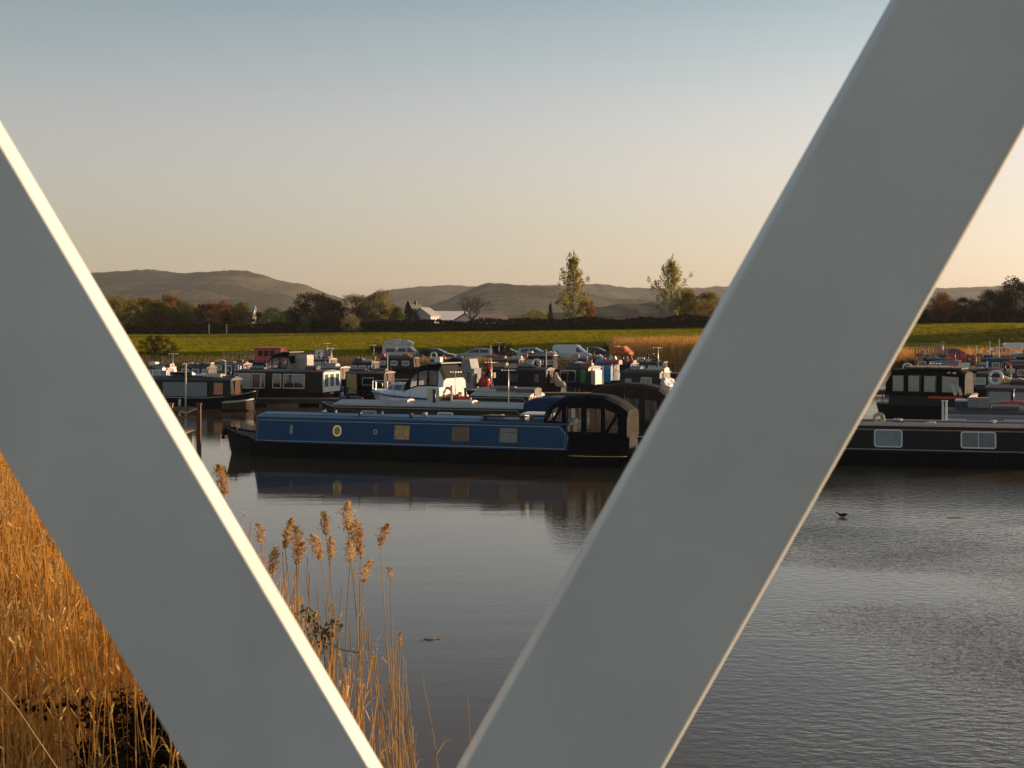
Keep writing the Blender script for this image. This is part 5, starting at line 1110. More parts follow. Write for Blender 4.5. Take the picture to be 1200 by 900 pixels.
chest_on(b7, 501, .2, 'cream locker at the left end of the red-decked boat', .7, .8, .6, 'cream_paint', z=.9)
b8 = nb('black boat with a rounded dark canopy and a pale grey windowed end, mid basin', (511, 90), (576, 89), 'L', 'black_hull', 'black_side', 'roof_slate', zg=.6, zt=1.4, c0=.8, c1=520, detail=1, mush=0, lines=False,
    hood=dict(x0=514, x1=539, top=2.75, base=.9, canvas='black_canvas', stations=[(0, .7), (.2, .92), (.5, 1.0), (.8, 1.0), (1, .93)], wins=(1, 3), endwin=False))
gb = MB(); gb.box(b8.sx(537), b8.sx(553), -.92, .92, .8, 2.1); gb.box(b8.sx(537) + .1, b8.sx(551), -.86, .86, 2.1, 2.7, tx=.1); go_ = gb.build('wheelhouse', 'grey_side', b8.t)
for px in (541.5, 548.5): window(go_, Matrix.Translation((b8.sx(px), -.92, 1.55)), .32, .8, 'roof_pale', 'glass_grey', t=.03, r=.03)
hbm = MB(); hbm.tube([(0, 0, 0), (.25, 0, .5), (.55, 0, 1.2), (.55, 0, 1.6)], [.40, .38, .2, .04], 7)
put(hbm, 'furled_sail_cover', 'red_paint', b8, b8.sx(559), 0, .9, 'rust-red pointed canvas cover standing on the black boat bow', 'cover')
b9 = nb('long dark narrowboat with small pale windows across the middle of the basin', (563, 96), (654, 94), 'R', 'brown_hull', 'black_side', 'roof_slate', zg=.72, zt=1.86, camber=.14, c0=640, c1=572, detail=1, mush=2, lines=False, windows=[(600, .72, .55, 'dark_metal', 'glass_grey', {'bar': True}), (628, .32, .55, 'dark_metal', 'glass_grey')])
bundle_on(b9, 604, 0, 'grey tarpaulin hump on the long dark roof mid basin', 'grey_canvas', 2.2, .4, seed=31)
ring_on(b9, 620, -.4, 'white life ring standing on the long dark roof mid basin', 'white_paint')
bundle_on(b9, 648, .1, 'straw-coloured netting heaped on the bow of the long dark boat', 'rope', 1.2, 1.2, z=.7, seed=33)
chest_on(b9, 578, 0, 'pale plank box at the left end of the long dark roof', 1.2, .25, m='pale_timber')
b10 = nb('dark green narrowboat with one large framed window and a bright green rear', (652, 98), (692, 96.5), 'L', 'brown_hull', 'green_side', 'roof_slate', zg=.72, zt=1.95, c0=.5, c1=688, detail=1, mush=0, lines=False, windows=[(664, 1.25, .8, 'aluminium', 'glass_dark', {'bar': True}), (682, .4, .9, 'bright_green', 'bright_green')])
chest_on(b10, 690, 0, 'sunlit cream stern locker of the dark green boat', .4, 1.0, 1.0, 'cream_paint', z=.75)
b11 = nb('small narrowboat with a bright sky-blue cabin end, in the middle distance', (688, 101), (724, 100), 'L', 'black_hull', 'blue_bright', 'roof_slate', zg=.8, zt=2.05, c0=.4, c1=715, detail=1, mush=0, lines=False, windows=[(697, 1.0, .8, 'dark_metal', 'glass_dark')])
b12 = nb('dark boat topped by an orange-red canvas dome, in front of the golden reeds', (708, 104), (745, 103), 'L', 'black_hull', 'black_side', 'roof_slate', zg=.8, zt=2.0, c0=.5, c1=738, detail=1, mush=0, lines=False)
bundle_on(b12, 724, 0, 'orange-red canvas dome on top of the dark boat before the golden reeds', 'orange_canvas', 1.7, 1.0, z=2.6, seed=41, d=1.5)
mb = MB(); 
for x in (-.6, .6): 
    for y in (-.5, .5): mb.bar((x, y, 0), (x * .8, y * .8, .75), .06)
put(mb, 'canopy_frame', 'dark_metal', b12, b12.sx(724), 0, 2.05, 'dark frame holding up the orange-red dome', 'frame')
bundle_on(b12, 712, .2, 'white sack beside the orange-red dome', 'white_paint', .6, .9, z=2.1, seed=43)
b13 = nb('dark narrowboat with a sunlit white end and tilted window hatch, right of the orange dome', (712, 88), (786, 86), 'L', 'brown_hull', 'dark_brown_side', 'roof_slate', zg=.7, zt=1.95, camber=.15, c0=.8, c1=772, detail=1, mush=1, lines=False, windows=[(756, .7, .6, 'white_paint', 'glass_grey', {'bar': True}), (735, .5, .5, 'dark_metal', 'glass_dark')])
bundle_on(b13, 776, 0, 'white sunlit canvas over the stern of the dark boat by the girder', 'white_paint', .8, 1.1, z=.95, seed=47, d=1.6)
# ======== boats hidden behind the girder, and the right-hand group
b14 = nb('black narrowboat with a cream roof hidden behind the girder', (800, 60), (960, 58), 'L', 'black_hull', 'green_side', 'roof_pale', detail=1, windows=[(850, .7, .5, 'aluminium', 'glass_dark'), (900, .7, .5, 'aluminium', 'glass_dark')])
nb('maroon narrowboat hidden behind the girder, farther out', (810, 85), (950, 83), 'R', 'black_hull', 'maroon_side', 'roof_slate', detail=1, lines=False, windows=[(860, .7, .5, 'aluminium', 'glass_dark')])
nb('grey narrowboat hidden behind the girder near the reeds', (820, 110), (960, 108), 'L', 'black_hull', 'grey_side', 'roof_grey', detail=0, lines=False, rail=False, mush=0)
b15 = nb('dark wooden canal boat with a raised canopied cabin and red stripe, behind the black boat', (1022, 70), (1142, 67.5), 'R', 'black_hull', 'black_side', 'dark_timber', line='red_paint', zg=.95, zt=1.5, camber=.1, c0=1137, c1=1040, detail=1, mush=0, lines=False, bowrise=.25, rail=False,
    hood=dict(x0=1037, x1=1130, top=2.72, base=1.45, canvas='black_canvas', stations=[(0, .9), (.06, .95), (.30, 1.0), (.36, 1), (.52, 1), (.56, 1), (.72, 1), (.76, 1), (.92, .98), (1.0, .5)], wins=(1, 3, 5, 7), wl=.10, wh=.80, glass='curtain_cream', endwin=False))
st_ = MB(); st_.box(b15.sx(1130), b15.sx(1088), .985, 1.0, 1.32, 1.44); st_.build('red_stripe', 'red_paint', b15.t)
for px in (1119.5, 1126): wp = MB(); x_ = b15.sx(px); wp.bar((x_, .93, 1.5), (x_ + .38, .80, 2.6), .16, .03, up=(0, 1, 0)); wp.build('screen_post', 'cream_paint', b15.hood)
rk = MB(); rk.box(b15.sx(1125), b15.sx(1060), -.7, .7, 2.72, 2.80)
for k in range(5): x_ = b15.sx(1120) + k * .55; rk.bar((x_, -.6, 2.84), (x_ + .3, .7, 2.84), .08, .03)
rk.build('roof_rack', 'dark_timber', b15.t)
b16 = nb('dark red barge with a maroon cabin and pale roof rail at the right frame edge', (1142, 66), (1250, 63.5), 'L', 'black_hull', 'maroon_side', 'roof_grey', line='red_paint', zg=1.0, zt=2.0, camber=.12, c0=1152, c1=1240, detail=1, mush=0, lines=False, windows=[(1178, 1.7, .6, 'dark_metal', 'glass_dark'), (1215, 1.2, .6, 'dark_metal', 'glass_dark')])
sr = MB(); sr.box(b16.sx(1153), b16.sx(1240), -1.0, -.975, 1.0, 1.1); sr.build('red_stripe', 'red_paint', b16.t)
ring_on(b16, 1160, -.2, 'white horseshoe ring standing on the dark red barge roof', 'white_paint', r=.3)
bundle_on(b16, 1174, .3, 'olive tarpaulin hump on the dark red barge roof', 'tan_canvas', 1.4, .55, seed=51)
nb('low cream boat between the black boat and the dark red barge', (1150, 60), (1270, 58.5), 'L', 'black_hull', 'cream_paint', 'roof_pale', zg=.7, zt=1.45, camber=.06, c0=.9, detail=1, mush=0, lines=False, rail=False, windows=[])
far_specs = [  # px0, px1, Y, bow, hull, side, roof, zt, label
 (1040, 1128, 88, 'L', 'black_hull', 'dark_brown_side', 'roof_slate', 1.75, 'dark narrowboat with skylight hatches on a brown roof, right group second row'),
 (1055, 1180, 100, 'R', 'black_hull', 'black_side', 'roof_pale', 1.75, 'dark narrowboat with a long white roof edge, right group third row'),
 (1120, 1215, 93, 'L', 'black_hull', 'green_side', 'roof_grey', 1.7, 'dark green narrowboat among deck clutter, right group second row'),
 (1150, 1250, 108, 'R', 'black_hull', 'maroon_side', 'roof_pink', 1.8, 'maroon narrowboat with a pinkish roof, right group fourth row'),
 (1075, 1150, 118, 'L', 'black_hull', 'grey_side', 'roof_grey', 1.8, 'grey narrowboat below the red car, right group'),
 (1128, 1210, 128, 'R', 'black_hull', 'blue_side', 'roof_pink', 1.8, 'blue narrowboat with a pink roof near the far right bank'),
 (1170, 1260, 136, 'L', 'black_hull', 'black_side', 'roof_grey', 1.8, 'black narrowboat beneath the white cars on the far right bank'),
 (1060, 1130, 134, 'R', 'black_hull', 'brown_hull', 'roof_slate', 1.7, 'brown narrowboat beneath the reeds on the far right bank'),
 (1180, 1280, 78, 'L', 'black_hull', 'black_side', 'roof_slate', 1.6, 'black narrowboat with clutter just beyond the dark red barge'),
 (196, 262, 118, 'L', 'black_hull', 'black_side', 'roof_slate', 1.3, 'low dark narrowboat under the left bank, second from the bush'),
 (160, 205, 112, 'R', 'black_hull', 'grey_side', 'roof_pale', 1.5, 'pale narrowboat nearest the round bush on the left bank'),
 (236, 300, 128, 'R', 'black_hull', 'green_side', 'roof_grey', 1.3, 'dark green narrowboat under the left bank, third from the bush'),
 (395, 455, 122, 'L', 'black_hull', 'black_side', 'roof_slate', 1.6, 'black narrowboat below the open field, left of the camper van'),
 (345, 400, 134, 'R', 'black_hull', 'maroon_side', 'roof_pale', 1.6, 'maroon narrowboat below the timber stack on the bank'),
 (425, 500, 138, 'R', 'black_hull', 'dark_brown_side', 'roof_slate', 1.6, 'brown narrowboat under the bank below the camper van'),
 (486, 560, 126, 'L', 'black_hull', 'black_side', 'roof_slate', 1.7, 'black narrowboat below the dark parked car'),
 (555, 625, 124, 'R', 'black_hull', 'maroon_side', 'roof_pink', 1.8, 'maroon narrowboat with a pinkish roof below the silver car'),
 (600, 668, 136, 'L', 'black_hull', 'black_side', 'roof_pale', 1.9, 'black narrowboat with a pale roof under the white van'),
 (655, 722, 126, 'R', 'black_hull', 'dark_brown_side', 'roof_slate', 1.8, 'dark narrowboat right of the white van under the bank'),
 (730, 800, 122, 'L', 'black_hull', 'green_side', 'roof_slate', 1.6, 'green narrowboat moored against the golden reeds'),
]
farb = []
for i, (p0, p1, Y, bw, hu, sd_, rf_, zt_, lb) in enumerate(far_specs):
    wnd = [(p0 + (p1 - p0) * f, .7, .45, 'aluminium', ['glass_dark', 'glass_grey', 'curtain_cream'][(i + k) % 3]) for k, f in enumerate((.3, .48, .66))]
    farb.append(nb(lb, (p0, Y + .8), (p1, Y - .8), bw, hu, sd_, rf_, zg=.6, zt=zt_, c0=1.3, detail=1 if Y < 110 else 0, mush=1, lines=False, rail=Y < 110, windows=wnd))
# loose gear on the farther boats
RG = random.Random(5)
def where(b): return ' '.join(b.t['label'].split(',')[0].split()[:10])
gear = [(0, 'ring', 'white_paint', 'white horseshoe life ring'), (0, 'crate', 'pale_timber', 'pale wooden crate'), (1, 'pole', 'white_paint', 'long white pole'), (1, 'chest', 'white_paint', 'small white chest'), (2, 'bundle', 'tan_canvas', 'olive canvas heap'), (2, 'ring', 'life_ring', 'orange life ring'),
 (3, 'pole', 'timber', 'wooden boat pole'), (3, 'chest', 'cream_paint', 'cream roof box'), (4, 'bundle', 'grey_canvas', 'grey tarpaulin heap'), (5, 'crate', 'timber', 'brown crate'), (6, 'bundle', 'white_paint', 'white sheet heap'), (7, 'chest', 'red_paint', 'red roof box'), (8, 'bike', 'dark_metal', 'black bicycle'), (8, 'crate', 'pale_timber', 'slatted pale crate'), (8, 'pot', 'terracotta', 'potted plant'),
 (9, 'bundle', 'white_paint', 'white crumpled sheet'), (9, 'chest', 'white_paint', 'small white chest'), (11, 'bundle', 'cream_paint', 'cream crumpled sheet'), (11, 'crate', 'timber', 'wooden crate'), (10, 'chest', 'white_paint', 'white roof box'), (12, 'crate', 'pale_timber', 'pale crate'), (12, 'pot', 'terracotta', 'potted shrub'), (13, 'bundle', 'grey_canvas', 'grey canvas roll'), (14, 'chest', 'red_paint', 'red box'), (14, 'bundle', 'orange_canvas', 'orange canvas heap'),
 (15, 'ring', 'white_paint', 'white life ring'), (15, 'bundle', 'grey_canvas', 'grey covered heap'), (16, 'bundle', 'orange_canvas', 'orange canvas roll'), (16, 'bike', 'dark_metal', 'bicycle'), (16, 'pot', 'terracotta', 'leafy pot plant'), (17, 'chest', 'cream_paint', 'cream chest'), (17, 'bundle', 'white_paint', 'white sack'), (18, 'crate', 'pale_timber', 'log crate'), (18, 'bundle', 'white_paint', 'white tarpaulin heap'), (19, 'chest', 'white_paint', 'white chest')]
cnt = {}
for bi, kind, m_, lab in gear:
    b = farb[bi]; cnt[bi] = cnt.get(bi, 0) + 1; fr = (.25, .62, .82)[cnt[bi] - 1]; p0, p1 = far_specs[bi][:2]; px = p0 + (p1 - p0) * fr; L_ = lab + ' on the ' + where(b)
    sd = bi * 10 + cnt[bi]
    if kind == 'ring': ring_on(b, px, -.2, L_, m_)
    elif kind == 'crate': crate_on(b, px, .1, L_, .55, .3, m_)
    elif kind == 'pole': pole_on(b, px, px + (p1 - p0) * .22, .3, L_, m_, .035)
    elif kind == 'chest': chest_on(b, px, .1, L_, .6, .28, m=m_)
    elif kind == 'bundle': bundle_on(b, px, 0, L_, m_, 1.2, .38, seed=sd)
    elif kind == 'bike': bike_on(b, px, .2, L_, m_)
    elif kind == 'pot': pot_on(b, px, 0, L_, m_, h=.4)
crate_on(b8, 566, .2, 'pale crate on the deck right of the rust-red cover', .8, .35, 'pale_timber', z=1.5)
bundle_on(b10, 671, 0, 'white cloths heaped on the dark green boat roof', 'white_paint', 1.3, .35, seed=61)
pot_on(b10, 684, -.2, 'leafy pot on the dark green boat roof', h=.4)
bike_on(b13, 742, .3, 'bicycle lying upright on the roof right of the orange dome')
pole_on(b13, 735, 768, -.5, 'pale pole along the roof of the dark boat by the girder', 'cream_paint', .03)
pole_on(b5, 404, 446, .2, 'pinkish pole along the pinkish roof left of the cruiser', 'roof_pink', .05)
# ======== pontoons, posts and the stage at the left
def pontoon(label, x0, x1, y0, y1, z=.45):
    t = thing('pontoon', label, 'pontoon', (min(x0, x1), min(y0, y1), 0), 0, 'floating pontoons'); Lx, Ly = abs(x1 - x0), abs(y1 - y0)
    n = int(Lx / .6) if Lx > Ly else int(Ly / .6); mb = MB()
    for k in range(n):
        if Lx > Ly: mb.box(Lx * k / n, Lx * (k + 1) / n - .02, 0, Ly, z - .05, z)
        else: mb.box(0, Lx, Ly * k / n, Ly * (k + 1) / n - .02, z - .05, z)
    d = mb.build('planks', 'timber', t); d['kind'] = 'stuff'; fr = MB(); fr.box(0, Lx, 0, .1, z - .3, z - .06); fr.box(0, Lx, Ly - .1, Ly, z - .3, z - .06)
    fl = MB(); 
    for k in range(5): 
        if Lx > Ly: fl.box(Lx * (k + .2) / 5, Lx * (k + .8) / 5, .15, Ly - .15, -.3, z - .31)
        else: fl.box(.15, Lx - .15, Ly * (k + .2) / 5, Ly * (k + .8) / 5, -.3, z - .31)
    fr.build('side_rail', 'dark_timber', t); fl.build('float', 'grey_side', t); return t
pontoon('timber pontoon running along the left row of boats', -25, -9, 85.2, 86.4)
pontoon('long timber pontoon across the middle of the basin', -13, 14, 92.2, 93.4)
pontoon('timber pontoon beyond the left boats', -32, -8, 114.5, 115.7)
pontoon('timber pontoon below the parked vehicles', -8, 22, 130.5, 131.7)
pontoon('timber pontoon between the right group of boats', 24, 60, 96.0, 97.2)
pontoon('timber pontoon behind the black boat and its neighbour', 5, 26, 61.8, 63.0)
pontoon('timber pontoon under the far right bank', 40, 80, 122, 123.2)
posts = [(217.5, 428, 82, 'tall thin white post rising through the far left boat'), (264, 424, 115, 'thin pole left of the domed black canopy'), (529, 453, 70.5, 'thin pale post at the right of the red-decked boat'), (575, 405, 132, 'thin pale post by the silver car'), (454, 415, 132, 'thin pale pole at the left of the camper van'), (388, 412, 136, 'thin pale pole beside the timber stack'), (376, 414, 137, 'short pale pole left of the other timber-stack pole'), (688, 408, 120, 'pale mast in front of the white van nose'), (706, 430, 97, 'white post in front of the sky-blue boat'), (640, 410, 133, 'thin pole between the estate car and the white van'), (1121, 428, 105, 'thin grey mast rising from the right group of boats, left one'), (1157, 424, 105, 'thin grey mast rising from the right group of boats, middle one'), (1185, 430, 100, 'thin grey mast rising from the right group of boats, right one'), (1144, 405, 140, 'slim post at the right bank beside the red car'), (1160, 400, 141, 'slim post left of the white cars on the right bank'), (1171, 398, 142, 'slim post next to the white cars on the right bank'), (1197, 404, 141, 'slim post at the very edge of the frame on the right bank')]
for px, yt, Y, lab in posts:
    p = at(px, yt, Y); g = ground(p.x, Y) if wet(p.x, Y) < 0 else -.5; mb = MB(); mb.cyl((0, 0, (p.z - g) / 2), .05, p.z - g, n=8); mb.cyl((0, 0, p.z - g + .02), .07, .05, n=8)
    o = mb.build('mooring_post', 'cream_paint', label=lab, cat='post'); o.location = (p.x, Y, g)
stg = thing('landing_stage', 'weathered brown timber landing stage with a rail, beside the bright girder edge', 'jetty', (-14.5, 55.5, 0)); 
Ys = 55.0
for k, px in enumerate((233, 200, 166)):
    p = at(px, 474, Ys); mb = MB(); mb.box(-.085, .085, -.085, .085, -1.2, p.z, tx=.01, ty=.01); mb.box(-.10, .10, -.10, .10, p.z, p.z + .05)
    o = mb.build('post', 'rust' if k == 0 else 'timber', stg); o.location = Vector((p.x, Ys, 0)) - stg.location
for z_, h_ in ((1.62, .16), (1.30, .10)):
    mb = MB(); a = at(150, 0, Ys); b = at(234, 0, Ys); mb.box(a.x, b.x - .05, Ys + .09, Ys + .15, z_ - h_ / 2, z_ + h_ / 2); o = mb.build('rail', 'timber', stg); o.location = -stg.location
for k in range(14):
    a = at(150, 0, Ys); b = at(214, 0, Ys); x0 = a.x + (b.x - a.x) * k / 14; mb = MB(); mb.box(x0, x0 + (b.x - a.x) / 14 - .02, Ys + .2, Ys + 3.4, .62, .67); o = mb.build('plank', 'timber', stg); o.location = -stg.location
mb = MB(); pts = [at(212, 482, Ys - .05), at(218, 484.5, Ys - .05), at(226, 481, Ys - .05), at(231, 479, Ys - .05)]; mb.tube([p - pts[0] for p in pts], .045, 6)
o = mb.build('rope', 'rope', label='pale rope tied along the landing stage rail', cat='rope'); o.location = pts[0]
# ------------------------------------------------------------------ vehicles on the far bank
def vehicle(name, label, cat, px, Y, L, W, prof_low, prof_top, paint, rz=0, side_wins=(), front=None, rear=None, wheels=(.2, .8), wr=.32, group='vehicles parked along the basin', belt=None, trimm='dark_metal', extras=None, scale=1):
    """x forward along the vehicle (0 rear to L front), z up; prof_low, prof_top: side outlines"""
    x = (px - 600) * Y / F; t = thing(name, label, cat, (x, Y, ground(x, Y)), rz, group)
    o0 = Vector((-L / 2, 0, 0)); mb = MB(); mb.M = Matrix.Translation(o0); mb.prism(prof_low, -W / 2, W / 2); mb.build('body', paint, t, bevel=.06)
    zb = min(p[1] for p in prof_top); zt = max(p[1] for p in prof_top)
    def hw(z): return W / 2 * (1 - .16 * max(0, (z - zb) / (zt - zb))) - .03
    n = len(prof_top); v = [(p[0], -hw(p[1]), p[1]) for p in prof_top] + [(p[0], hw(p[1]), p[1]) for p in prof_top]
    cb = MB(); cb.M = mb.M; cb.add(v, [tuple(range(n)), tuple(range(2 * n - 1, n - 1, -1))] + [(i, i + n, (i + 1) % n + n, (i + 1) % n) for i in range(n)]); cb.build('roof', paint, t, bevel=.05)
    for wn in side_wins:
        for s in (-1, 1):
            wb = MB(); wb.M = mb.M; e = .018; wb.add([(a, s * (hw(z) + e), z) for a, z in wn] + [(a, s * (hw(z) - .02), z) for a, z in wn], [tuple(range(len(wn)))] + [(i, (i + 1) % len(wn), (i + 1) % len(wn) + len(wn), i + len(wn)) for i in range(len(wn))]); wb.build('window', 'glass_car', t)
    for nm, seg in (('windscreen', front), ('rear_window', rear)):
        if seg:
            (xa, za), (xb, zb2) = seg; sg = 1 if nm == 'windscreen' else -1; wb = MB(); wb.M = mb.M
            wb.add([(xa + .02 * sg, -hw(za) + .1, za + .01), (xa + .02 * sg, hw(za) - .1, za + .01), (xb + .02 * sg, hw(zb2) - .08, zb2 + .01), (xb + .02 * sg, -hw(zb2) + .08, zb2 + .01)], [(0, 1, 2, 3)]); wb.build(nm, 'glass_car', t)
    for f in wheels:
        for s in (-1, 1):
            ty = MB(); ty.M = mb.M; ty.cyl((L * f, s * (W / 2 - .10), wr), wr, .22, 'y', 16); w_ = ty.build('wheel', 'rubber', t)
            rm = MB(); rm.M = mb.M; rm.cyl((L * f, s * (W / 2 + .012), wr), wr * .6, .02, 'y', 12); rm.build('rim', 'aluminium', w_)
    zl = prof_low[1][1]
    for s in (-1, 1):
        hl = MB(); hl.M = mb.M; xf = max(p[0] for p in prof_low); hl.box(xf - .12, xf + .015, s * W * .36 - .16, s * W * .36 + .16, .62, .78); hl.build('headlight', 'lamp_clear', t)
        tl = MB(); tl.M = mb.M; tl.box(-.015, .08, s * W * .42 - .1, s * W * .42 + .07, .65, .95); tl.build('tail_light', 'lamp_red', t)
    bp = MB(); bp.M = mb.M; bp.box(max(p[0] for p in prof_low) - .1, max(p[0] for p in prof_low) + .06, -W * .46, W * .46, .28, .5); bp.box(-.06, .1, -W * .46, W * .46, .28, .5); bp.build('bumper', trimm, t)
    if extras: extras(t, mb.M, L, W)
    return t
# profiles run clockwise from the rear bottom
def car_low(L): return [(0, .25), (0, .92), (L * .16, .98), (L * .70, .95), (L - .25, .80), (L, .62), (L, .25)]
def hatch_top(L, h=1.46): return [(.08, .90), (.42, h - .08), (L * .30, h), (L * .50, h - .01), (L * .74, .92)]
def hatch_wins(L, h=1.46): return [[(.45, .98), (.62, h - .14), (L * .33, h - .09), (L * .34, .98)], [(L * .36, .98), (L * .355, h - .09), (L * .49, h - .10), (L * .67, .97)]]
def car(label, px, Y, L, paint, rz=0, h=1.46, est=False, name='parked_car', cat='car'):
    top = hatch_top(L, h) if not est else [(.05, .90), (.22, h - .05), (L * .2, h), (L * .50, h), (L * .72, .92)]
    return vehicle(name, label, cat, px, Y, L, 1.78, car_low(L), top, paint, rz, hatch_wins(L, h), ((L * .74 - .05, .97), (L * .50 + .05, h - .05)), ((.10, .98), (.40, h - .12)) if not est else ((.06, .95), (.20, h - .12)))
def van(label, px, Y, L, paint, rz=0, h=1.95, side=True, name='parked_van', rear_wins=False, cat='van', extras=None, roofp=None):
    low = [(0, .28), (0, 1.12), (L * .78, 1.12), (L - .28, .98), (L, .72), (L, .28)]
    top = [(.02, 1.05), (.06, h - .12), (.25, h), (L * .60, h), (L * .66, h - .06), (L * .86, 1.05)]
    wn = [[(L * .62, 1.16), (L * .62, h - .32), (L * .67, h - .34), (L * .79, 1.14)]]
    if rear_wins: wn += [[(L * .10, 1.18), (L * .10, h - .38), (L * .32, h - .38), (L * .32, 1.18)], [(L * .35, 1.18), (L * .35, h - .38), (L * .58, h - .38), (L * .58, 1.18)]]
    return vehicle(name, label, cat, px, Y, L, 1.85, low, top, paint, rz, wn, ((L * .86 - .05, 1.14), (L * .66 + .03, h - .16)), None, (.19, .80), .33, extras=extras)
def camper_extra(t, M, L, W):
    hb = MB(); hb.M = M; hb.prism([(.15, 1.93), (.35, 2.42), (.9, 2.52), (L * .60, 2.50), (L * .74, 2.22), (L * .74, 1.93)], -W * .40, W * .40); hb.build('high_top', 'car_cream', t, bevel=.06)
    vb = MB(); vb.M = M; vb.box(L * .22, L * .42, -.35, .35, 2.50, 2.60); vb.build('roof_vent', 'white_paint', t)
    sb = MB(); sb.M = M; sb.box(.05, L * .9, -W / 2 - .012, W / 2 + .012, .62, .74); sb.build('side_stripe', 'car_olive', t)
van('cream and olive high-roof camper van parked on the bank, facing right', 473, 158, 4.6, 'car_cream', rad(-6), 1.95, rear_wins=True, name='camper_van', cat='camper van', extras=camper_extra)
car('black hatchback parked right of the camper van', 514, 164, 4.3, 'car_black', rad(-12))
car('silver hatchback parked in the middle of the bank, facing right', 557, 166, 4.5, 'car_silver', rad(168))
car('dark estate car with a roof rack behind the silver hatchback', 596, 168, 4.4, 'car_black', rad(-8), 1.5, True)
car('pale silver estate car left of the white van', 628, 167, 4.3, 'car_silver', rad(-14), 1.5, True)
van('white panel van parked on the bank, facing right', 671, 160, 4.4, 'car_white', rad(-12), 1.95)
van('black van with a sunlit white front at the edge of the golden reeds', 735, 170, 4.8, 'car_black', rad(-38), 2.1)
car('dark car nosing out behind the white van', 702, 168, 4.2, 'car_black', rad(-10))
def pickup_top(): pass
car('red car parked on the far right bank, its front lit by the sun', 1122, 152, 4.2, 'car_red', rad(-20), 1.5)
car('white car parked on the far right bank, left one of two', 1180, 156, 4.2, 'car_white', rad(-10), 1.5)
van('white van parked on the far right bank, half out of the frame', 1200, 160, 4.4, 'car_white', rad(-10), 1.95)
# red wheelhouse boat by the left bank
rb = nb('small boat with a tall bright red wheelhouse by the left far bank', (286, 141), (332, 140), 'R', 'black_hull', 'black_side', 'roof_slate', zg=.6, zt=1.3, c0=325, c1=290, detail=0, mush=0, lines=False, rail=False)
wh = MB(); xa, xb = sorted((rb.sx(296), rb.sx(328))); wh.box(xa, xb, -.85, .85, 1.0, 2.5, tx=.02, ty=.06); who = wh.build('wheelhouse', 'red_cab', rb.t, bevel=.03)
hr_ = MB(); hr_.box(xa - .1, xb + .1, -.95, .95, 2.5, 2.58); hr_.build('wheelhouse_roof', 'red_cab', rb.t)
for k in range(3):
    x = xa + .95 + k * .62; wb = MB(); wb.box(x - .22, x + .22, .80, .86, 1.75, 2.3); wb.build('window', 'glass_dark', who)
chest_on(rb, 299, .2, 'small white dog-kennel shaped box left of the red wheelhouse', .9, .9, .8, 'white_paint', z=1.0)
crate_on(rb, 291, .2, 'pale slatted crate at the stern left of the red wheelhouse', .8, .5, 'pale_timber', z=1.0)
# timber stacks and low fences on the left bank
def timber_stack(label, px0, px1, ytop, Y, seed):
    rnd = random.Random(seed); a = at(px0, 0, Y); b = at(px1, 0, Y); g = ground((a.x + b.x) / 2, Y); W_ = b.x - a.x; H_ = at(0, ytop, Y).z - g
    t = thing('timber_rack', label, 'timber rack', (a.x, Y, g)); fr = MB()
    for k in range(4): x = W_ * k / 3; fr.box(x - .06, x + .06, -.06, .06, 0, H_ * rnd.uniform(.8, 1.05)); fr.box(x - .06, x + .06, .9, 1.02, 0, H_)
    fr.box(-.1, W_ + .1, -.08, -.04, H_ * .55, H_ * .55 + .12); fr.build('frame', 'pale_timber', t)
    for k in range(int(W_ / .28)):
        x = .1 + k * .28; z1 = H_ * rnd.uniform(.45, .95); mb = MB(); mb.bar((x, .0, .05), (x + rnd.uniform(-.12, .12), .25, z1), .22, .04, up=(0, 1, 0)); mb.build('board', rnd.choice(['pale_timber', 'timber', 'varnish']), t)
    return t
timber_stack('rack of brown upright boards on the bank above the left boats, left part', 352, 369, 412, 152, 3)
timber_stack('taller rack of tan boards and a white panel on the bank, right part', 369, 386, 407, 153, 4)
dr_ = MB(); dr_.box(-.45, .45, -.03, .03, 0, 1.5); dr_.box(-.12, .12, -.05, -.03, .5, 1.1)
o = dr_.build('panel', 'white_paint', label='white door-like panel leaning on the tan board rack', cat='panel'); p = at(374, 0, 151.5); o.location = (p.x, 151.5, ground(p.x, 151.5)); o.rotation_euler = (-.12, 0, 0)
timber_stack('rack of rust-brown stakes on the far right bank beside the girder', 1076, 1096, 404, 146, 5)
timber_stack('rack of brown stakes and boards left of the red car on the right bank', 1096, 1110, 403, 147, 6)
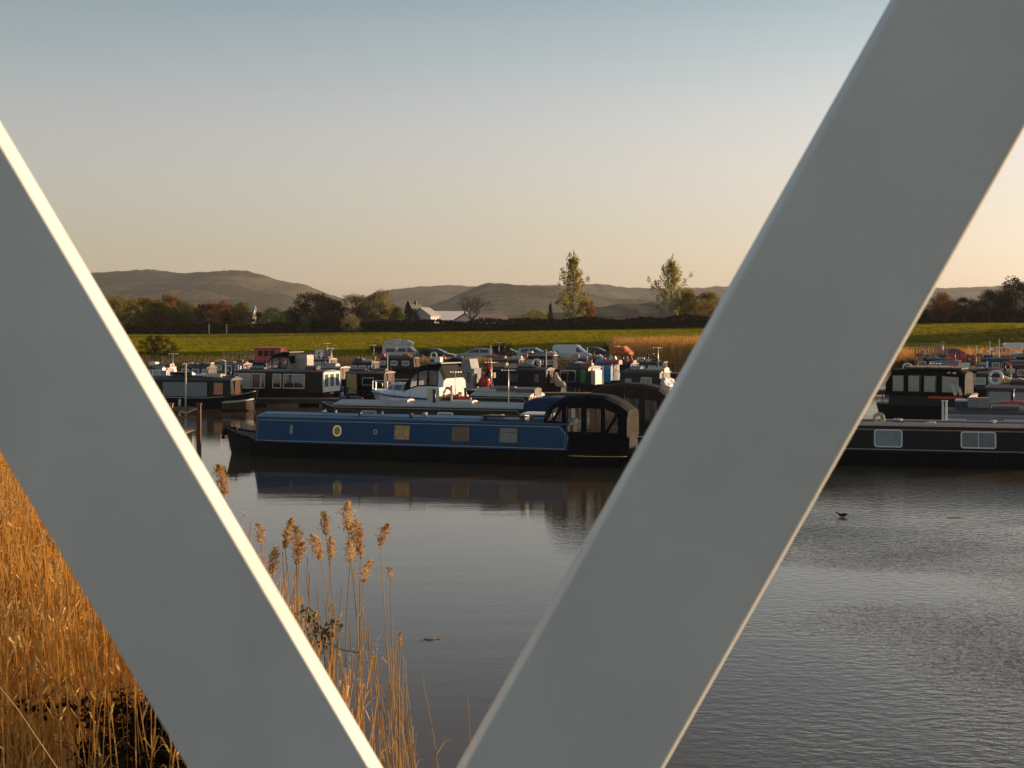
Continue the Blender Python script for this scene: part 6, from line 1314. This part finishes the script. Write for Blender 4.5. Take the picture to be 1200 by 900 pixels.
def rail_fence(label, px0, px1, Y, h=1.0, m='pale_timber', n=8):
    a = at(px0, 0, Y); b = at(px1, 0, Y); g = ground((a.x + b.x) / 2, Y); t = thing('fence', label, 'fence', (a.x, Y, g)); W_ = b.x - a.x
    for k in range(n): mb = MB(); x = W_ * k / (n - 1); mb.box(x - .05, x + .05, -.05, .05, -.2, h); mb.build('post', m, t)
    for z in (.45, .85): mb = MB(); mb.box(-.1, W_ + .1, -.075, -.052, h * z - .05, h * z + .05); mb.build('rail', m, t)
rail_fence('low pale post and rail fence on the left bank left of the red wheelhouse', 262, 298, 151, 1.2)
rail_fence('low pale post and rail fence below the open field mid left', 390, 452, 152, .9, n=12)
rail_fence('pale fence posts along the right bank behind the red car', 1128, 1205, 166, 1.5, 'bark_pale', 14)
def shrub(label, px, Y, wpx, h, leaf): tree('shrub', label, px, 0, Y, 'scrub', h, h * 1.1, leaf, variant=3, cat='bush', group='low shrubs on the far bank')
shrub('dark low shrub in front of the silver hatchback', 585, 157, 0, 2.2, 'leaf_dark'); shrub('dark shrub left of the camper van', 443, 160, 0, 1.9, 'leaf_dark'); shrub('dark shrub between the camper van and the black hatchback', 497, 156, 0, 1.5, 'leaf_brown'); shrub('brown shrub beside the pale silver estate car', 643, 158, 0, 1.4, 'leaf_brown'); shrub('dark shrub by the black van at the golden reeds', 718, 162, 0, 2.0, 'leaf_dark'); shrub('rusty shrub left of the red car on the right bank', 1066, 150, 0, 1.8, 'leaf_brown')

# ------------------------------------------------------------------ haze
hz = MB(); hz.box(-5200, 5200, -60, 6300, -2.6 - 20, 190)
hm = bpy.data.materials.new('haze_air'); hm.use_nodes = True; N = hm.node_tree; N.nodes.clear(); ou = N.nodes.new('ShaderNodeOutputMaterial'); pv = N.nodes.new('ShaderNodeVolumePrincipled')
pv.inputs['Color'].default_value = (0.93, 0.92, 0.90, 1); pv.inputs['Density'].default_value = 0.00006; pv.inputs['Anisotropy'].default_value = 0.2; N.links.new(pv.outputs[0], ou.inputs['Volume']); MATS['haze_air'] = hm
ho = hz.build('haze', 'haze_air'); ho['kind'] = 'stuff'
print('script seconds', round(time.time() - T0, 1), 'objects', len(bpy.data.objects))
